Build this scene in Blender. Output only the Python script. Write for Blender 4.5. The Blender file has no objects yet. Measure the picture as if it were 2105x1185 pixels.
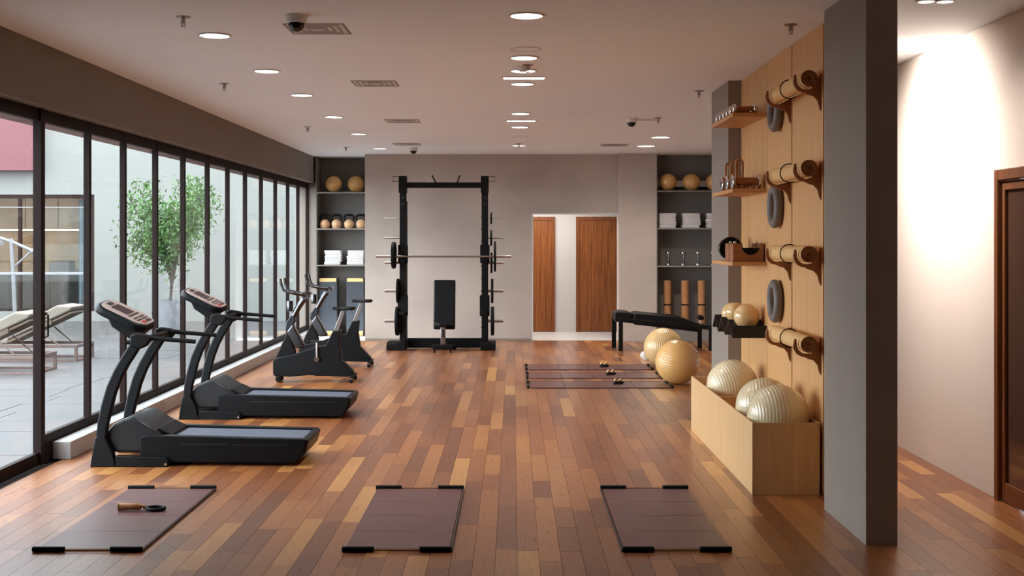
import bpy, bmesh, math, random
from mathutils import Vector, Matrix, Euler
random.seed(7)
PI = math.pi
SC = bpy.context.scene
COL = SC.collection

# ------------------------------------------------------------------ camera, world, exposure
cam_d = bpy.data.cameras.new('camera')
cam = bpy.data.objects.new('camera', cam_d)
COL.objects.link(cam)
cam.location = (0, 0, 1.7)
cam.rotation_euler = (PI/2, 0, 0)
cam_d.sensor_width = 36
cam_d.lens = 2500/2105*36
cam_d.shift_x = -0.0012
cam_d.shift_y = -0.0473
cam_d.clip_end = 300
SC.camera = cam

world = bpy.data.worlds.new('sky')
SC.world = world
world.use_nodes = True
bg = world.node_tree.nodes['Background']
bg.inputs[0].default_value = (0.82, 0.92, 1.0, 1)
bg.inputs[1].default_value = 11.0

SC.view_settings.view_transform = 'Standard'
SC.view_settings.look = 'None'
SC.view_settings.gamma = 1
SC.view_settings.use_curve_mapping = False
SC.view_settings.exposure = 0.0
SC.cycles.use_denoising = True
SC.cycles.max_bounces = 10
SC.cycles.diffuse_bounces = 8
SC.cycles.glossy_bounces = 4
SC.cycles.transparent_max_bounces = 16
SC.cycles.sample_clamp_indirect = 8
SC.cycles.caustics_reflective = True
SC.cycles.caustics_refractive = False

def lamp(name, kind, loc, energy, color=(1, .87, .74), rot=(0, 0, 0), **kw):
    d = bpy.data.lights.new(name, kind)
    d.energy = energy
    d.color = color
    for k, v in kw.items():
        setattr(d, k, v)
    o = bpy.data.objects.new(name, d)
    o.location = loc
    o.rotation_euler = rot
    COL.objects.link(o)
    return o

# ------------------------------------------------------------------ materials
def lin(c):
    c = c/255
    return c/12.92 if c <= .04045 else ((c+.055)/1.055)**2.4
def rgb(r, g, b):
    return (lin(r), lin(g), lin(b), 1)

def mat(name, col, rough=.6, metal=0, spec=.5, coat=0, noise=0, nscale=4, bump=0, bscale=60, stretch=None, sheen=0):
    m = bpy.data.materials.new(name)
    m.use_nodes = True
    nt = m.node_tree
    b = nt.nodes['Principled BSDF']
    b.inputs['Base Color'].default_value = col
    b.inputs['Roughness'].default_value = rough
    b.inputs['Metallic'].default_value = metal
    b.inputs['Specular IOR Level'].default_value = spec
    b.inputs['Coat Weight'].default_value = coat
    b.inputs['Sheen Weight'].default_value = sheen
    tc = None
    if noise or bump:
        tc = nt.nodes.new('ShaderNodeTexCoord')
        mp = nt.nodes.new('ShaderNodeMapping')
        if stretch:
            mp.inputs['Scale'].default_value = stretch
        nt.links.new(tc.outputs['Object'], mp.inputs[0])
    if noise:
        n = nt.nodes.new('ShaderNodeTexNoise')
        n.inputs['Scale'].default_value = nscale
        n.inputs['Detail'].default_value = 5
        nt.links.new(mp.outputs[0], n.inputs['Vector'])
        r = nt.nodes.new('ShaderNodeValToRGB')
        r.color_ramp.elements[0].position = .3
        r.color_ramp.elements[1].position = .7
        r.color_ramp.elements[0].color = tuple(c*(1-noise) for c in col[:3])+(1,)
        r.color_ramp.elements[1].color = tuple(min(1, c*(1+noise)) for c in col[:3])+(1,)
        nt.links.new(n.outputs[0], r.inputs[0])
        nt.links.new(r.outputs[0], b.inputs['Base Color'])
    if bump:
        n2 = nt.nodes.new('ShaderNodeTexNoise')
        n2.inputs['Scale'].default_value = bscale
        nt.links.new(mp.outputs[0], n2.inputs['Vector'])
        bp = nt.nodes.new('ShaderNodeBump')
        bp.inputs['Strength'].default_value = bump
        bp.inputs['Distance'].default_value = .01
        nt.links.new(n2.outputs[0], bp.inputs['Height'])
        nt.links.new(bp.outputs[0], b.inputs['Normal'])
    return m

def emis(name, col, s):
    m = bpy.data.materials.new(name)
    m.use_nodes = True
    b = m.node_tree.nodes['Principled BSDF']
    b.inputs['Base Color'].default_value = (.8, .8, .8, 1)
    b.inputs['Emission Color'].default_value = col
    b.inputs['Emission Strength'].default_value = s
    return m

def glass(name, tint=(.975, .985, .98, 1), k=.4, k0=.025):
    m = bpy.data.materials.new(name)
    m.use_nodes = True
    nt = m.node_tree
    nt.nodes.remove(nt.nodes['Principled BSDF'])
    out = nt.nodes['Material Output']
    t = nt.nodes.new('ShaderNodeBsdfTransparent')
    t.inputs[0].default_value = tint
    g = nt.nodes.new('ShaderNodeBsdfGlossy')
    g.inputs['Roughness'].default_value = .02
    lw = nt.nodes.new('ShaderNodeLayerWeight')
    lw.inputs[0].default_value = .5
    pw_ = nt.nodes.new('ShaderNodeMath'); pw_.operation = 'POWER'; pw_.inputs[1].default_value = 5
    nt.links.new(lw.outputs['Facing'], pw_.inputs[0])
    fr = nt.nodes.new('ShaderNodeMath'); fr.operation = 'MULTIPLY_ADD'; fr.inputs[1].default_value = k; fr.inputs[2].default_value = k0
    nt.links.new(pw_.outputs[0], fr.inputs[0])
    mx = nt.nodes.new('ShaderNodeMixShader')
    nt.links.new(fr.outputs[0], mx.inputs[0])
    nt.links.new(t.outputs[0], mx.inputs[1])
    nt.links.new(g.outputs[0], mx.inputs[2])
    nt.links.new(mx.outputs[0], out.inputs[0])
    return m

def wood(name, c1, c2, grain=(30, 30, 1.2), rough=.5, coat=0, spec=.4, fig=1.0, per_piece=0):
    m = bpy.data.materials.new(name)
    m.use_nodes = True
    nt = m.node_tree
    N, L = nt.nodes, nt.links
    b = N['Principled BSDF']
    b.inputs['Roughness'].default_value = rough
    b.inputs['Coat Weight'].default_value = coat
    b.inputs['Specular IOR Level'].default_value = spec
    tc = N.new('ShaderNodeTexCoord')
    mp = N.new('ShaderNodeMapping')
    mp.inputs['Scale'].default_value = grain
    L.new(tc.outputs['Object'], mp.inputs[0])
    n = N.new('ShaderNodeTexNoise')
    n.inputs['Scale'].default_value = fig
    n.inputs['Detail'].default_value = 6
    n.inputs['Distortion'].default_value = .6
    L.new(mp.outputs[0], n.inputs['Vector'])
    r = N.new('ShaderNodeValToRGB')
    r.color_ramp.elements[0].position = .3
    r.color_ramp.elements[0].color = c1
    r.color_ramp.elements[1].position = .7
    r.color_ramp.elements[1].color = c2
    L.new(n.outputs[0], r.inputs[0])
    L.new(r.outputs[0], b.inputs['Base Color'])
    return m

def plank_mat():
    m = bpy.data.materials.new('plank_wood')
    m.use_nodes = True
    nt = m.node_tree
    N, L = nt.nodes, nt.links
    b = N['Principled BSDF']
    b.inputs['Specular IOR Level'].default_value = .5
    b.inputs['Coat Weight'].default_value = .35
    b.inputs['Coat Roughness'].default_value = .3
    geo = N.new('ShaderNodeNewGeometry')
    oi = N.new('ShaderNodeObjectInfo')
    add = N.new('ShaderNodeMath'); add.operation = 'ADD'
    fr = N.new('ShaderNodeMath'); fr.operation = 'FRACT'
    L.new(geo.outputs['Random Per Island'], add.inputs[0])
    L.new(oi.outputs['Random'], add.inputs[1])
    L.new(add.outputs[0], fr.inputs[0])
    ramp = N.new('ShaderNodeValToRGB')
    els = [(0, (112, 62, 33)), (.18, (128, 74, 40)), (.45, (144, 86, 47)), (.72, (158, 98, 53)), (.90, (170, 112, 60)), (1, (194, 138, 76))]
    cr = ramp.color_ramp
    cr.elements[0].position = 0; cr.elements[0].color = rgb(*els[0][1])
    cr.elements[1].position = 1; cr.elements[1].color = rgb(*els[-1][1])
    for p, c in els[1:-1]:
        e = cr.elements.new(p); e.color = rgb(*c)
    L.new(fr.outputs[0], ramp.inputs[0])
    # grain, shifted per plank
    off = N.new('ShaderNodeCombineXYZ')
    mul = N.new('ShaderNodeMath'); mul.operation = 'MULTIPLY'; mul.inputs[1].default_value = 37
    L.new(fr.outputs[0], mul.inputs[0])
    L.new(mul.outputs[0], off.inputs[0]); L.new(mul.outputs[0], off.inputs[2])
    va = N.new('ShaderNodeVectorMath'); va.operation = 'ADD'
    L.new(geo.outputs['Position'], va.inputs[0]); L.new(off.outputs[0], va.inputs[1])
    mp = N.new('ShaderNodeMapping'); mp.inputs['Scale'].default_value = (13, 1.1, 13)
    L.new(va.outputs[0], mp.inputs[0])
    w = N.new('ShaderNodeTexNoise'); w.inputs['Scale'].default_value = 1.5; w.inputs['Detail'].default_value = 3; w.inputs['Distortion'].default_value = 1.5
    L.new(mp.outputs[0], w.inputs['Vector'])
    # ring-like figure
    sm = N.new('ShaderNodeMath'); sm.operation = 'MULTIPLY'; sm.inputs[1].default_value = 42
    L.new(w.outputs[0], sm.inputs[0])
    sn = N.new('ShaderNodeMath'); sn.operation = 'SINE'
    L.new(sm.outputs[0], sn.inputs[0])
    mr = N.new('ShaderNodeMapRange')
    mr.inputs[1].default_value = -1; mr.inputs[2].default_value = 1; mr.inputs[3].default_value = .84; mr.inputs[4].default_value = 1.06
    L.new(sn.outputs[0], mr.inputs[0])
    mp2 = N.new('ShaderNodeMapping'); mp2.inputs['Scale'].default_value = (160, 5, 160)
    L.new(va.outputs[0], mp2.inputs[0])
    n2 = N.new('ShaderNodeTexNoise'); n2.inputs['Scale'].default_value = 1; n2.inputs['Detail'].default_value = 4
    L.new(mp2.outputs[0], n2.inputs['Vector'])
    mr2 = N.new('ShaderNodeMapRange')
    mr2.inputs[1].default_value = .3; mr2.inputs[2].default_value = .7; mr2.inputs[3].default_value = .88; mr2.inputs[4].default_value = 1.1
    L.new(n2.outputs[0], mr2.inputs[0])
    mm = N.new('ShaderNodeMath'); mm.operation = 'MULTIPLY'
    L.new(mr.outputs[0], mm.inputs[0]); L.new(mr2.outputs[0], mm.inputs[1])
    vs = N.new('ShaderNodeVectorMath'); vs.operation = 'SCALE'
    L.new(ramp.outputs[0], vs.inputs[0]); L.new(mm.outputs[0], vs.inputs['Scale'])
    L.new(vs.outputs[0], b.inputs['Base Color'])
    mr3 = N.new('ShaderNodeMapRange')
    mr3.inputs[1].default_value = .3; mr3.inputs[2].default_value = .7; mr3.inputs[3].default_value = .27; mr3.inputs[4].default_value = .38
    L.new(n2.outputs[0], mr3.inputs[0])
    L.new(mr3.outputs[0], b.inputs['Roughness'])
    return m

M = {}
M['ceiling'] = mat('ceiling_paint', rgb(243, 249, 255), .9, noise=.02, nscale=.6)
M['plaster'] = mat('mineral_plaster', rgb(182, 169, 159), .85, noise=.10, nscale=1.3, bump=.06, bscale=8)
M['taupe'] = mat('taupe_paint', rgb(140, 127, 118), .85, noise=.04, nscale=1)
M['bulkhead'] = mat('brown_grey_paint', rgb(122, 113, 106), .85, noise=.05, nscale=1)
M['cream'] = mat('cream_paint', rgb(236, 220, 208), .85, noise=.02, nscale=1, bump=.05, bscale=40)
M['greywall'] = mat('light_grey_paint', rgb(205, 203, 203), .85, noise=.03, nscale=1)
M['subfloor'] = mat('subfloor', rgb(40, 26, 18), .9)
M['plank'] = plank_mat()
M['frame'] = mat('dark_bronze_metal', rgb(32, 20, 18), .55, 0, .1)
M['glass'] = glass('window_glass')
M['clearglass'] = glass('coated_clear_glass', (.96, .97, .96, 1), .15, .008)
M['sill'] = mat('white_sill_stone', rgb(172, 170, 168), .45)
M['niche'] = mat('charcoal_laminate', rgb(112, 107, 102), .7)
M['shelfgrey'] = mat('grey_shelf', rgb(132, 126, 120), .5)
M['door'] = wood('door_veneer', rgb(104, 54, 24), rgb(158, 96, 48), (40, 40, 1.6), .45, fig=1.0)
M['doorframe'] = wood('door_frame_wood', rgb(112, 62, 32), rgb(140, 84, 46), (40, 40, 2), .45)
M['darkdoor'] = mat('glossy_brown_door', rgb(92, 66, 54), .12, 0, .6, coat=.5)
M['oakpanel'] = wood('oak_panel', rgb(206, 154, 98), rgb(220, 170, 114), (26, 26, .9), .5, fig=1.2)
M['oakshelf'] = wood('oak_shelf', rgb(190, 134, 84), rgb(210, 156, 102), (20, 2, 20), .45)
M['boxwood'] = wood('box_plywood', rgb(200, 160, 112), rgb(212, 174, 126), (22, 22, 1.2), .55, fig=1.3)
M['tile'] = mat('light_tile', rgb(215, 213, 212), .35)
M['black'] = mat('black_plastic', rgb(16, 17, 19), .42, spec=.16)
M['blackmatte'] = mat('black_powder_coat', rgb(16, 14, 14), .5, spec=.15)
M['graphite'] = mat('graphite_plastic', rgb(32, 33, 36), .35, spec=.3)
M['belt'] = mat('treadmill_belt', rgb(80, 86, 100), .6, bump=.1, bscale=300)
M['vinyl'] = mat('black_vinyl', rgb(16, 15, 16), .45, spec=.18, bump=.05, bscale=200)
M['chrome'] = mat('chrome', rgb(215, 215, 218), .15, 1)
M['steel'] = mat('brushed_steel', rgb(165, 155, 150), .3, 1)
M['dkchrome'] = mat('dark_chrome', rgb(92, 90, 92), .18, 1)
M['panel'] = mat('console_face', rgb(176, 156, 148), .35)
M['lcd'] = mat('lcd_screen', rgb(60, 52, 58), .15)
M['red'] = mat('red_button', rgb(170, 50, 50), .4)
M['white'] = mat('white_plastic', rgb(225, 222, 218), .4)
M['towel'] = mat('white_towel', rgb(226, 222, 222), .95, bump=.5, bscale=250, sheen=.3)
M['ballskin'] = mat('tan_vinyl', rgb(222, 184, 128), .22, coat=.4)
M['ballpale'] = mat('pale_vinyl', rgb(222, 204, 166), .2, coat=.5)
M['ballorange'] = mat('honey_vinyl', rgb(228, 176, 108), .2, coat=.4)
M['matroll'] = mat('tan_foam', rgb(226, 182, 122), .7)
M['matdark'] = mat('brown_foam_edge', rgb(120, 74, 48), .75)
M['bracket'] = wood('bracket_wood', rgb(146, 94, 62), rgb(160, 106, 72), (10, 10, 10), .5)
M['seam'] = mat('dark_seam', rgb(46, 28, 18), .8)
M['ring'] = mat('grey_foam_ring', rgb(112, 104, 100), .5)
M['mat'] = mat('rose_brown_mat', rgb(102, 66, 64), .3, noise=.05, nscale=3, bump=.1, bscale=200)
M['mattrim'] = mat('mat_edge', rgb(46, 30, 28), .5)
M['grip'] = mat('black_foam', rgb(15, 15, 15), .6, spec=.15)
M['brass'] = mat('pale_brass', rgb(190, 160, 120), .3, .8)
M['ktan'] = mat('tan_enamel', rgb(214, 168, 128), .4)
M['slate'] = mat('slate_blue_laminate', rgb(48, 52, 60), .5)
M['cork'] = mat('cork_foam', rgb(176, 122, 78), .7, noise=.08, nscale=20)
M['copperwood'] = wood('bent_wood', rgb(160, 104, 60), rgb(190, 134, 84), (20, 20, 20), .4)
M['walnut'] = wood('walnut_block', rgb(134, 78, 44), rgb(164, 104, 62), (3, 20, 20), .4)
M['vent'] = mat('vent_paint', rgb(215, 210, 208), .7)
M['louvre'] = mat('louvre_grey', rgb(150, 142, 138), .7)
M['ventback'] = mat('vent_backing_paint', rgb(205, 204, 204), .8)  # even pale paint of the vent backing and centre plate, close to the ceiling
M['lens'] = mat('smoked_dome', rgb(18, 15, 14), .08)
M['lamp'] = emis('lamp_disc', (1, .95, .88, 1), 6)
M['led'] = emis('led_strip', (1, .78, .45, 1), 5)
M['paving'] = mat('courtyard_paving', rgb(70, 67, 67), .6, noise=.12, nscale=.8)
M['extwall'] = mat('exterior_render', rgb(110, 110, 106), .9, noise=.04, nscale=.5)
M['pink'] = mat('pink_render', rgb(98, 58, 62), .85, noise=.06, nscale=.6)
M['canopy'] = mat('canopy_soffit', rgb(120, 88, 84), .8)
M['extwood'] = wood('amber_cabinet', rgb(84, 60, 28), rgb(104, 78, 40), (8, 8, 1), .5)
M['extdark'] = mat('dark_furniture', rgb(30, 22, 17), .5)
M['curtain'] = mat('pale_blue_curtain', rgb(100, 114, 122), .9)
M['taupemetal'] = mat('rose_taupe_metal', rgb(88, 70, 64), .45)
M['cushion'] = mat('cream_canvas', rgb(108, 100, 90), .9, bump=.15, bscale=120)
M['cushionback'] = mat('taupe_sling', rgb(80, 66, 54), .9)
M['extwhite'] = mat('white_metal', rgb(112, 112, 116), .4)
M['leaf'] = mat('leaf_green', rgb(58, 92, 34), .5, noise=.45, nscale=5)
M['bark'] = mat('bark', rgb(58, 52, 46), .85)
M['soil'] = mat('soil', rgb(60, 48, 40), .95)
M['pot'] = mat('white_pot', rgb(102, 102, 106), .5)

# ------------------------------------------------------------------ mesh helpers
class MB:
    def __init__(s):
        s.bm = bmesh.new()
    def _add(s, verts, faces):
        vs = [s.bm.verts.new(v) for v in verts]
        for f in faces:
            try:
                s.bm.faces.new([vs[i] for i in f])
            except ValueError:
                pass
        return s
    def box(s, x0, x1, y0, y1, z0, z1):
        v = [(x, y, z) for x in (x0, x1) for y in (y0, y1) for z in (z0, z1)]
        return s._add(v, [(0,1,3,2),(4,6,7,5),(0,4,5,1),(2,3,7,6),(0,2,6,4),(1,5,7,3)])
    def prism(s, poly, axis, a, b):
        """poly 2D; axis 'x','y','z' = extrusion axis; other two coords in order (x,z) for y, (y,z) for x, (x,y) for z"""
        def P(p, t):
            return {'x': (t, p[0], p[1]), 'y': (p[0], t, p[1]), 'z': (p[0], p[1], t)}[axis]
        n = len(poly)
        v = [P(p, a) for p in poly]+[P(p, b) for p in poly]
        return s._add(v, [tuple(range(n)), tuple(range(2*n-1, n-1, -1))]+[(i, n+i, n+(i+1) % n, (i+1) % n) for i in range(n)])
    def tube(s, pts, r, seg=10, caps=True, closed=False, flat=1.0):
        pts = [Vector(p) for p in pts]
        n = len(pts)
        rr = r if isinstance(r, (list, tuple)) else [r]*n
        rings = []
        up = None
        for i, p in enumerate(pts):
            if closed:
                d = pts[(i+1) % n]-pts[i-1]
            else:
                d = pts[min(i+1, n-1)]-pts[max(i-1, 0)]
            d.normalize()
            if up is None:
                up = Vector((0, 0, 1)) if abs(d.z) < .9 else Vector((0, 1, 0))
            a = d.cross(up)
            if a.length < 1e-4:
                a = d.cross(Vector((1, 0, 0)))
            a.normalize()
            c = a.cross(d).normalized()
            up = c
            rings.append([s.bm.verts.new(p+a*math.cos(2*PI*k/seg)*rr[i]+c*math.sin(2*PI*k/seg)*rr[i]*flat) for k in range(seg)])
        m = n if closed else n-1
        for i in range(m):
            A, B = rings[i], rings[(i+1) % n]
            for k in range(seg):
                s.bm.faces.new((A[k], A[(k+1) % seg], B[(k+1) % seg], B[k]))
        if caps and not closed:
            s.bm.faces.new(rings[0][::-1]); s.bm.faces.new(rings[-1])
        return s
    def lathe(s, prof, seg=32, origin=(0, 0, 0), axis='z'):
        """prof list of (r, h)"""
        o = Vector(origin)
        def P(r, h, a):
            c, q = r*math.cos(a), r*math.sin(a)
            return o+Vector({'z': (c, q, h), 'x': (h, c, q), 'y': (q, h, c)}[axis])
        rings = []
        for r, h in prof:
            if r < 1e-6:
                rings.append([s.bm.verts.new(P(0, h, 0))])
            else:
                rings.append([s.bm.verts.new(P(r, h, 2*PI*k/seg)) for k in range(seg)])
        for A, B in zip(rings, rings[1:]):
            for k in range(seg):
                k2 = (k+1) % seg
                if len(A) == 1 and len(B) == 1:
                    break
                if len(A) == 1:
                    s.bm.faces.new((A[0], B[k2], B[k]))
                elif len(B) == 1:
                    s.bm.faces.new((A[k], A[k2], B[0]))
                else:
                    s.bm.faces.new((A[k], A[k2], B[k2], B[k]))
        if len(rings[0]) > 1:
            s.bm.faces.new(rings[0][::-1])
        if len(rings[-1]) > 1:
            s.bm.faces.new(rings[-1])
        return s
    def ball(s, c, r, seg=24, n=14, sz=1.0):
        return s.lathe([(r*math.sin(PI*i/n), -r*sz*math.cos(PI*i/n)) for i in range(n+1)], seg, c)
    def rot(s, ang, axis, center=(0, 0, 0)):
        bmesh.ops.rotate(s.bm, verts=s.bm.verts, cent=center, matrix=Matrix.Rotation(ang, 3, axis))
        return s
    def move(s, v):
        bmesh.ops.translate(s.bm, verts=s.bm.verts, vec=v)
        return s
    def mesh(s, name, m, smooth=True):
        bmesh.ops.recalc_face_normals(s.bm, faces=s.bm.faces)
        me = bpy.data.meshes.new(name)
        s.bm.to_mesh(me)
        s.bm.free()
        for p in me.polygons:
            p.use_smooth = smooth
        if smooth:
            me.set_sharp_from_angle(angle=math.radians(38))
        me.materials.append(m)
        return me
    def build(s, name, m, parent=None, loc=(0, 0, 0), rot=(0, 0, 0), bevel=0, seg=2, smooth=True):
        o = bpy.data.objects.new(name, s.mesh(name, m, smooth))
        COL.objects.link(o)
        o.location = loc
        o.rotation_euler = rot
        if parent:
            o.parent = parent
        if bevel:
            md = o.modifiers.new('bevel', 'BEVEL')
            md.width = bevel
            md.segments = seg
            md.limit_method = 'ANGLE'
            md.angle_limit = math.radians(40)
        return o

def tag(o, label, cat, group=None, kind=None):
    o['label'] = label
    o['category'] = cat
    if group:
        o['group'] = group
    if kind:
        o['kind'] = kind
    return o
def thing(name, label, cat, loc=(0, 0, 0), rz=0, group=None):
    o = bpy.data.objects.new(name, None)
    o.empty_display_size = .1
    COL.objects.link(o)
    o.location = loc
    o.rotation_euler = (0, 0, rz)
    return tag(o, label, cat, group)
def struct(mb, name, m, label=None, parent=None, **kw):
    o = mb.build(name, m, parent, smooth=False, **kw)
    if not parent:
        o['kind'] = 'structure'
        if label:
            o['label'] = label
    return o
def dup(root, loc, rot=None, label=None, scale=None):
    kids = {}
    for c in bpy.data.objects:
        if c.parent:
            kids.setdefault(c.parent.name, []).append(c)
    def cp(o, par):
        n = o.copy()
        COL.objects.link(n)
        if par:
            n.parent = par
        for c in kids.get(o.name, []):
            cp(c, n)
        return n
    r = cp(root, None)
    r.location = loc
    if rot is not None:
        r.rotation_euler = rot
    if scale:
        r.scale = (scale,)*3
    if label:
        r['label'] = label
    return r
def B(*a):
    return MB().box(*a)

CH = 3.14      # ceiling height
LX = -3.45     # bulkhead face
# ------------------------------------------------------------------ ROOM SHELL
# floor with planks
floor = struct(B(-3.62, 3.7, -1.5, 20.5, -.08, -.013), 'floor', M['subfloor'], 'wooden plank floor of the gym')
struct(B(-2.5, 3.7, 20.5, 22.45, -.08, .0), 'floor_tiled', M['tile'], 'light tiled floor of the passage beyond the opening')
PW = .117
lens_q = [.55, .80, 1.05, 1.3, 1.6]
plank_me = {}
for q in lens_q:
    plank_me[q] = B(-PW/2+.0009, PW/2-.0009, .0009, q-.0009, -.0125, 0).mesh('plank', M['plank'], False)
cand = []
for i in range(-31, 31):
    xc = .021+PW/2+i*PW
    if xc-PW/2 < -3.6 or xc+PW/2 > 3.62:
        continue
    y = -1.45-random.random()*.4
    while y < 20.45:
        q = random.choice(lens_q)
        y1 = min(y+q, 20.498)
        cand.append((xc, y, y1, q))
        y = y1
def in_view(xc, y, y1):
    if y1 < 6.15:
        return False
    ym = max(6.2, (y+y1)/2)
    px = 1055+2500*xc/ym
    if px < -10 or px > 2115:
        return False
    if xc > 2.0 and ym > 7.7 and px < 1847:
        return False
    if xc > 2.0 and ym > 11.9:
        return False
    if 1.62 < xc < 2.1 and 8.1 < y and y1 < 11:
        return False
    if xc < -3.42 and y > 9.5:
        return False
    return True
vis = sorted([c for c in cand if in_view(*c[:3])], key=lambda c: c[1])
single = set(vis[:298])
rest = MB()
for c in cand:
    xc, y, y1, q = c
    if c in single and abs((y1-y)-q) < 1e-6:
        o = bpy.data.objects.new('plank', plank_me[q])
        o.location = (xc, y, random.uniform(-.0004, 0))
        COL.objects.link(o)
        o.parent = floor
    else:
        rest.box(xc-PW/2+.0009, xc+PW/2-.0009, y+.0009, y1-.0009, -.0125, -random.random()*.0004)
o = rest.build('plank_field', M['plank'], floor, smooth=False)
o['kind'] = 'stuff'

struct(B(-3.8, 3.75, -1.55, 21.6, CH, CH+.12), 'ceiling', M['ceiling'], 'pinkish white gym ceiling')
struct(B(-3.75, LX, 7.14, 21.6, 2.69, CH), 'trim_1', M['bulkhead'], 'brown grey bulkhead above the window wall')
struct(B(-3.75, LX, -1.55, 7.14, -.08, CH), 'wall_left', M['bulkhead'], 'solid left wall nearer than the windows')
struct(B(-3.75, 3.75, -1.65, -1.5, -.08, CH), 'wall_front', M['taupe'], 'wall behind the viewer')
# curb under the window wall
struct(B(-3.56, -3.42, 9.4, 21.2, 0, .137), 'trim_2', M['sill'], 'low white curb along the foot of the windows', bevel=.006)
struct(B(-3.62, -3.56, 9.26, 21.2, -.08, .13), 'trim_3', M['frame'], 'dark base plate below the window frames')
# back wall (limewashed), with opening
bw = MB()
bw.box(-2.5, .33, 20.5, 20.65, 0, CH)
bw.box(.33, 1.80, 20.5, 20.65, 2.135, CH)
bw.box(-2.5, -2.4, 20.65, 21.5, 0, CH)
struct(bw, 'wall_back', M['plaster'], 'limewashed back wall behind the squat rack')
struct(B(1.762, 2.395, 20.3, 20.68, 0, CH), 'wall_back_pier', M['plaster'], 'projecting pale plaster pier right of the opening')
struct(B(-2.498, 1.76, 20.485, 20.5, 0, .07) if False else B(-2.498, .33, 20.488, 20.5, 0, .035), 'baseboard_back', M['taupe'], 'thin skirting at the foot of the back wall')
struct(B(-3.75, -3.41, 21.2, 21.35, 0, CH), 'wall_back_left', M['taupe'], 'narrow light grey wall strip beside the last window')
struct(B(-3.75, -2.4, 21.5, 21.6, 0, CH), 'wall_niche_left', M['niche'], 'dark wall behind the left shelving')
struct(B(2.39, 3.75, 20.78, 20.9, 0, CH), 'wall_niche_right', M['niche'], 'dark wall behind the right shelving')
# trim around opening
t = MB()
t.box(.315, .335, 20.47, 20.66, 0, 2.15); t.box(.335, 1.762, 20.47, 20.66, 2.13, 2.15)
struct(t, 'trim_4', M['greywall'], 'pale trim around the passage opening')
# passage beyond
struct(B(-2.4, 3.7, 22.4, 22.5, 0, 2.7), 'wall_passage', M['greywall'], 'light grey passage wall with two wooden doors')
struct(B(-2.4, -2.3, 20.65, 22.4, 0, 2.6), 'wall_passage_left', M['greywall'], 'left end wall of the passage')
struct(B(3.6, 3.7, 20.9, 22.4, 0, 2.6), 'wall_passage_right', M['greywall'], 'right end wall of the passage')
struct(B(-2.4, 3.7, 20.65, 22.4, 2.6, 2.7), 'ceiling_passage', M['ceiling'], 'ceiling of the passage')
lamp('passage_lamp', 'AREA', (.2, 21.4, 2.55), 55, (1, .93, .86), shape='RECTANGLE', size=2.0, size_y=.3)

def door(n, x0, x1, label):
    f = MB()
    f.box(x0, x0+.06, 22.36, 22.41, 0, 2.12); f.box(x1-.06, x1, 22.36, 22.41, 0, 2.12); f.box(x0+.06, x1-.06, 22.36, 22.41, 2.05, 2.12)
    d = struct(f, 'door_%d' % n, M['doorframe'], label, bevel=.004)
    B(x0+.062, x1-.062, 22.375, 22.405, .008, 2.048).build('door_leaf', M['door'], d, bevel=.003)
    return d
door(1, -.17, .77, 'brown wooden door seen narrow at the left of the passage opening')
door(2, 1.156, 2.10, 'wide brown wooden door at the right of the passage opening')

# right side
struct(B(3.7, 3.8, 11.92, 20.9, 0, CH), 'wall_right_rear', M['taupe'], 'right wall beside the far shelving')
struct(B(2.135, 3.8, 11.92, 12.05, 0, CH), 'wall_corridor_end', M['cream'], 'end wall of the side corridor')
rw = MB()
rw.box(3.17, 3.3, 7.96, 11.92, 0, CH); rw.box(3.17, 3.3, -1.5, 6.9, 0, CH); rw.box(3.17, 3.3, 6.9, 7.96, 2.155, CH)
struct(rw, 'wall_right', M['cream'], 'brightly lit cream corridor wall')
f = MB()
f.box(3.145, 3.3, 7.90, 7.96, 0, 2.155); f.box(3.145, 3.3, 6.9, 6.96, 0, 2.155); f.box(3.145, 3.3, 6.96, 7.90, 2.085, 2.155)
d3 = struct(f, 'door_3', M['doorframe'], 'glossy brown door in a wooden frame at the right edge', bevel=.004)
g = MB()
g.box(3.185, 3.235, 6.965, 7.895, .01, 2.08)
g.build('door_leaf', M['darkdoor'], d3, bevel=.003)
g = MB(); g.box(3.168, 3.184, 7.84, 7.885, .01, 2.075); g.box(3.168, 3.184, 6.97, 7.84, 2.02, 2.075); g.box(3.168, 3.184, 6.97, 7.84, .01, .13)
g.build('door_stile', M['doorframe'], d3, bevel=.003)

struct(B(1.96, 2.135, 6.757, 7.66, 0, CH), 'wall_right_column', M['taupe'], 'tall grey taupe column in the right foreground')
struct(B(1.945, 2.135, 11.0, 11.92, 0, CH), 'wall_right_pier', M['taupe'], 'grey taupe pier behind the wall shelves')
pw = struct(B(2.075, 2.135, 7.66, 11.0, 0, CH), 'wall_right_panelled', M['seam'], 'oak panelled wall carrying shelves and rolled mats')
ys = [7.663, 8.07, 8.99, 9.85, 10.64, 10.998]
for a, b_ in zip(ys, ys[1:]):
    ga, gb_ = (.012 if a in (8.07, 8.99) else .004), (.012 if b_ in (8.07, 8.99) else .004)
    B(2.06, 2.075, a+ga, b_-gb_, .004, CH-.002).build('panel', M['oakpanel'], pw, smooth=False)

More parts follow.
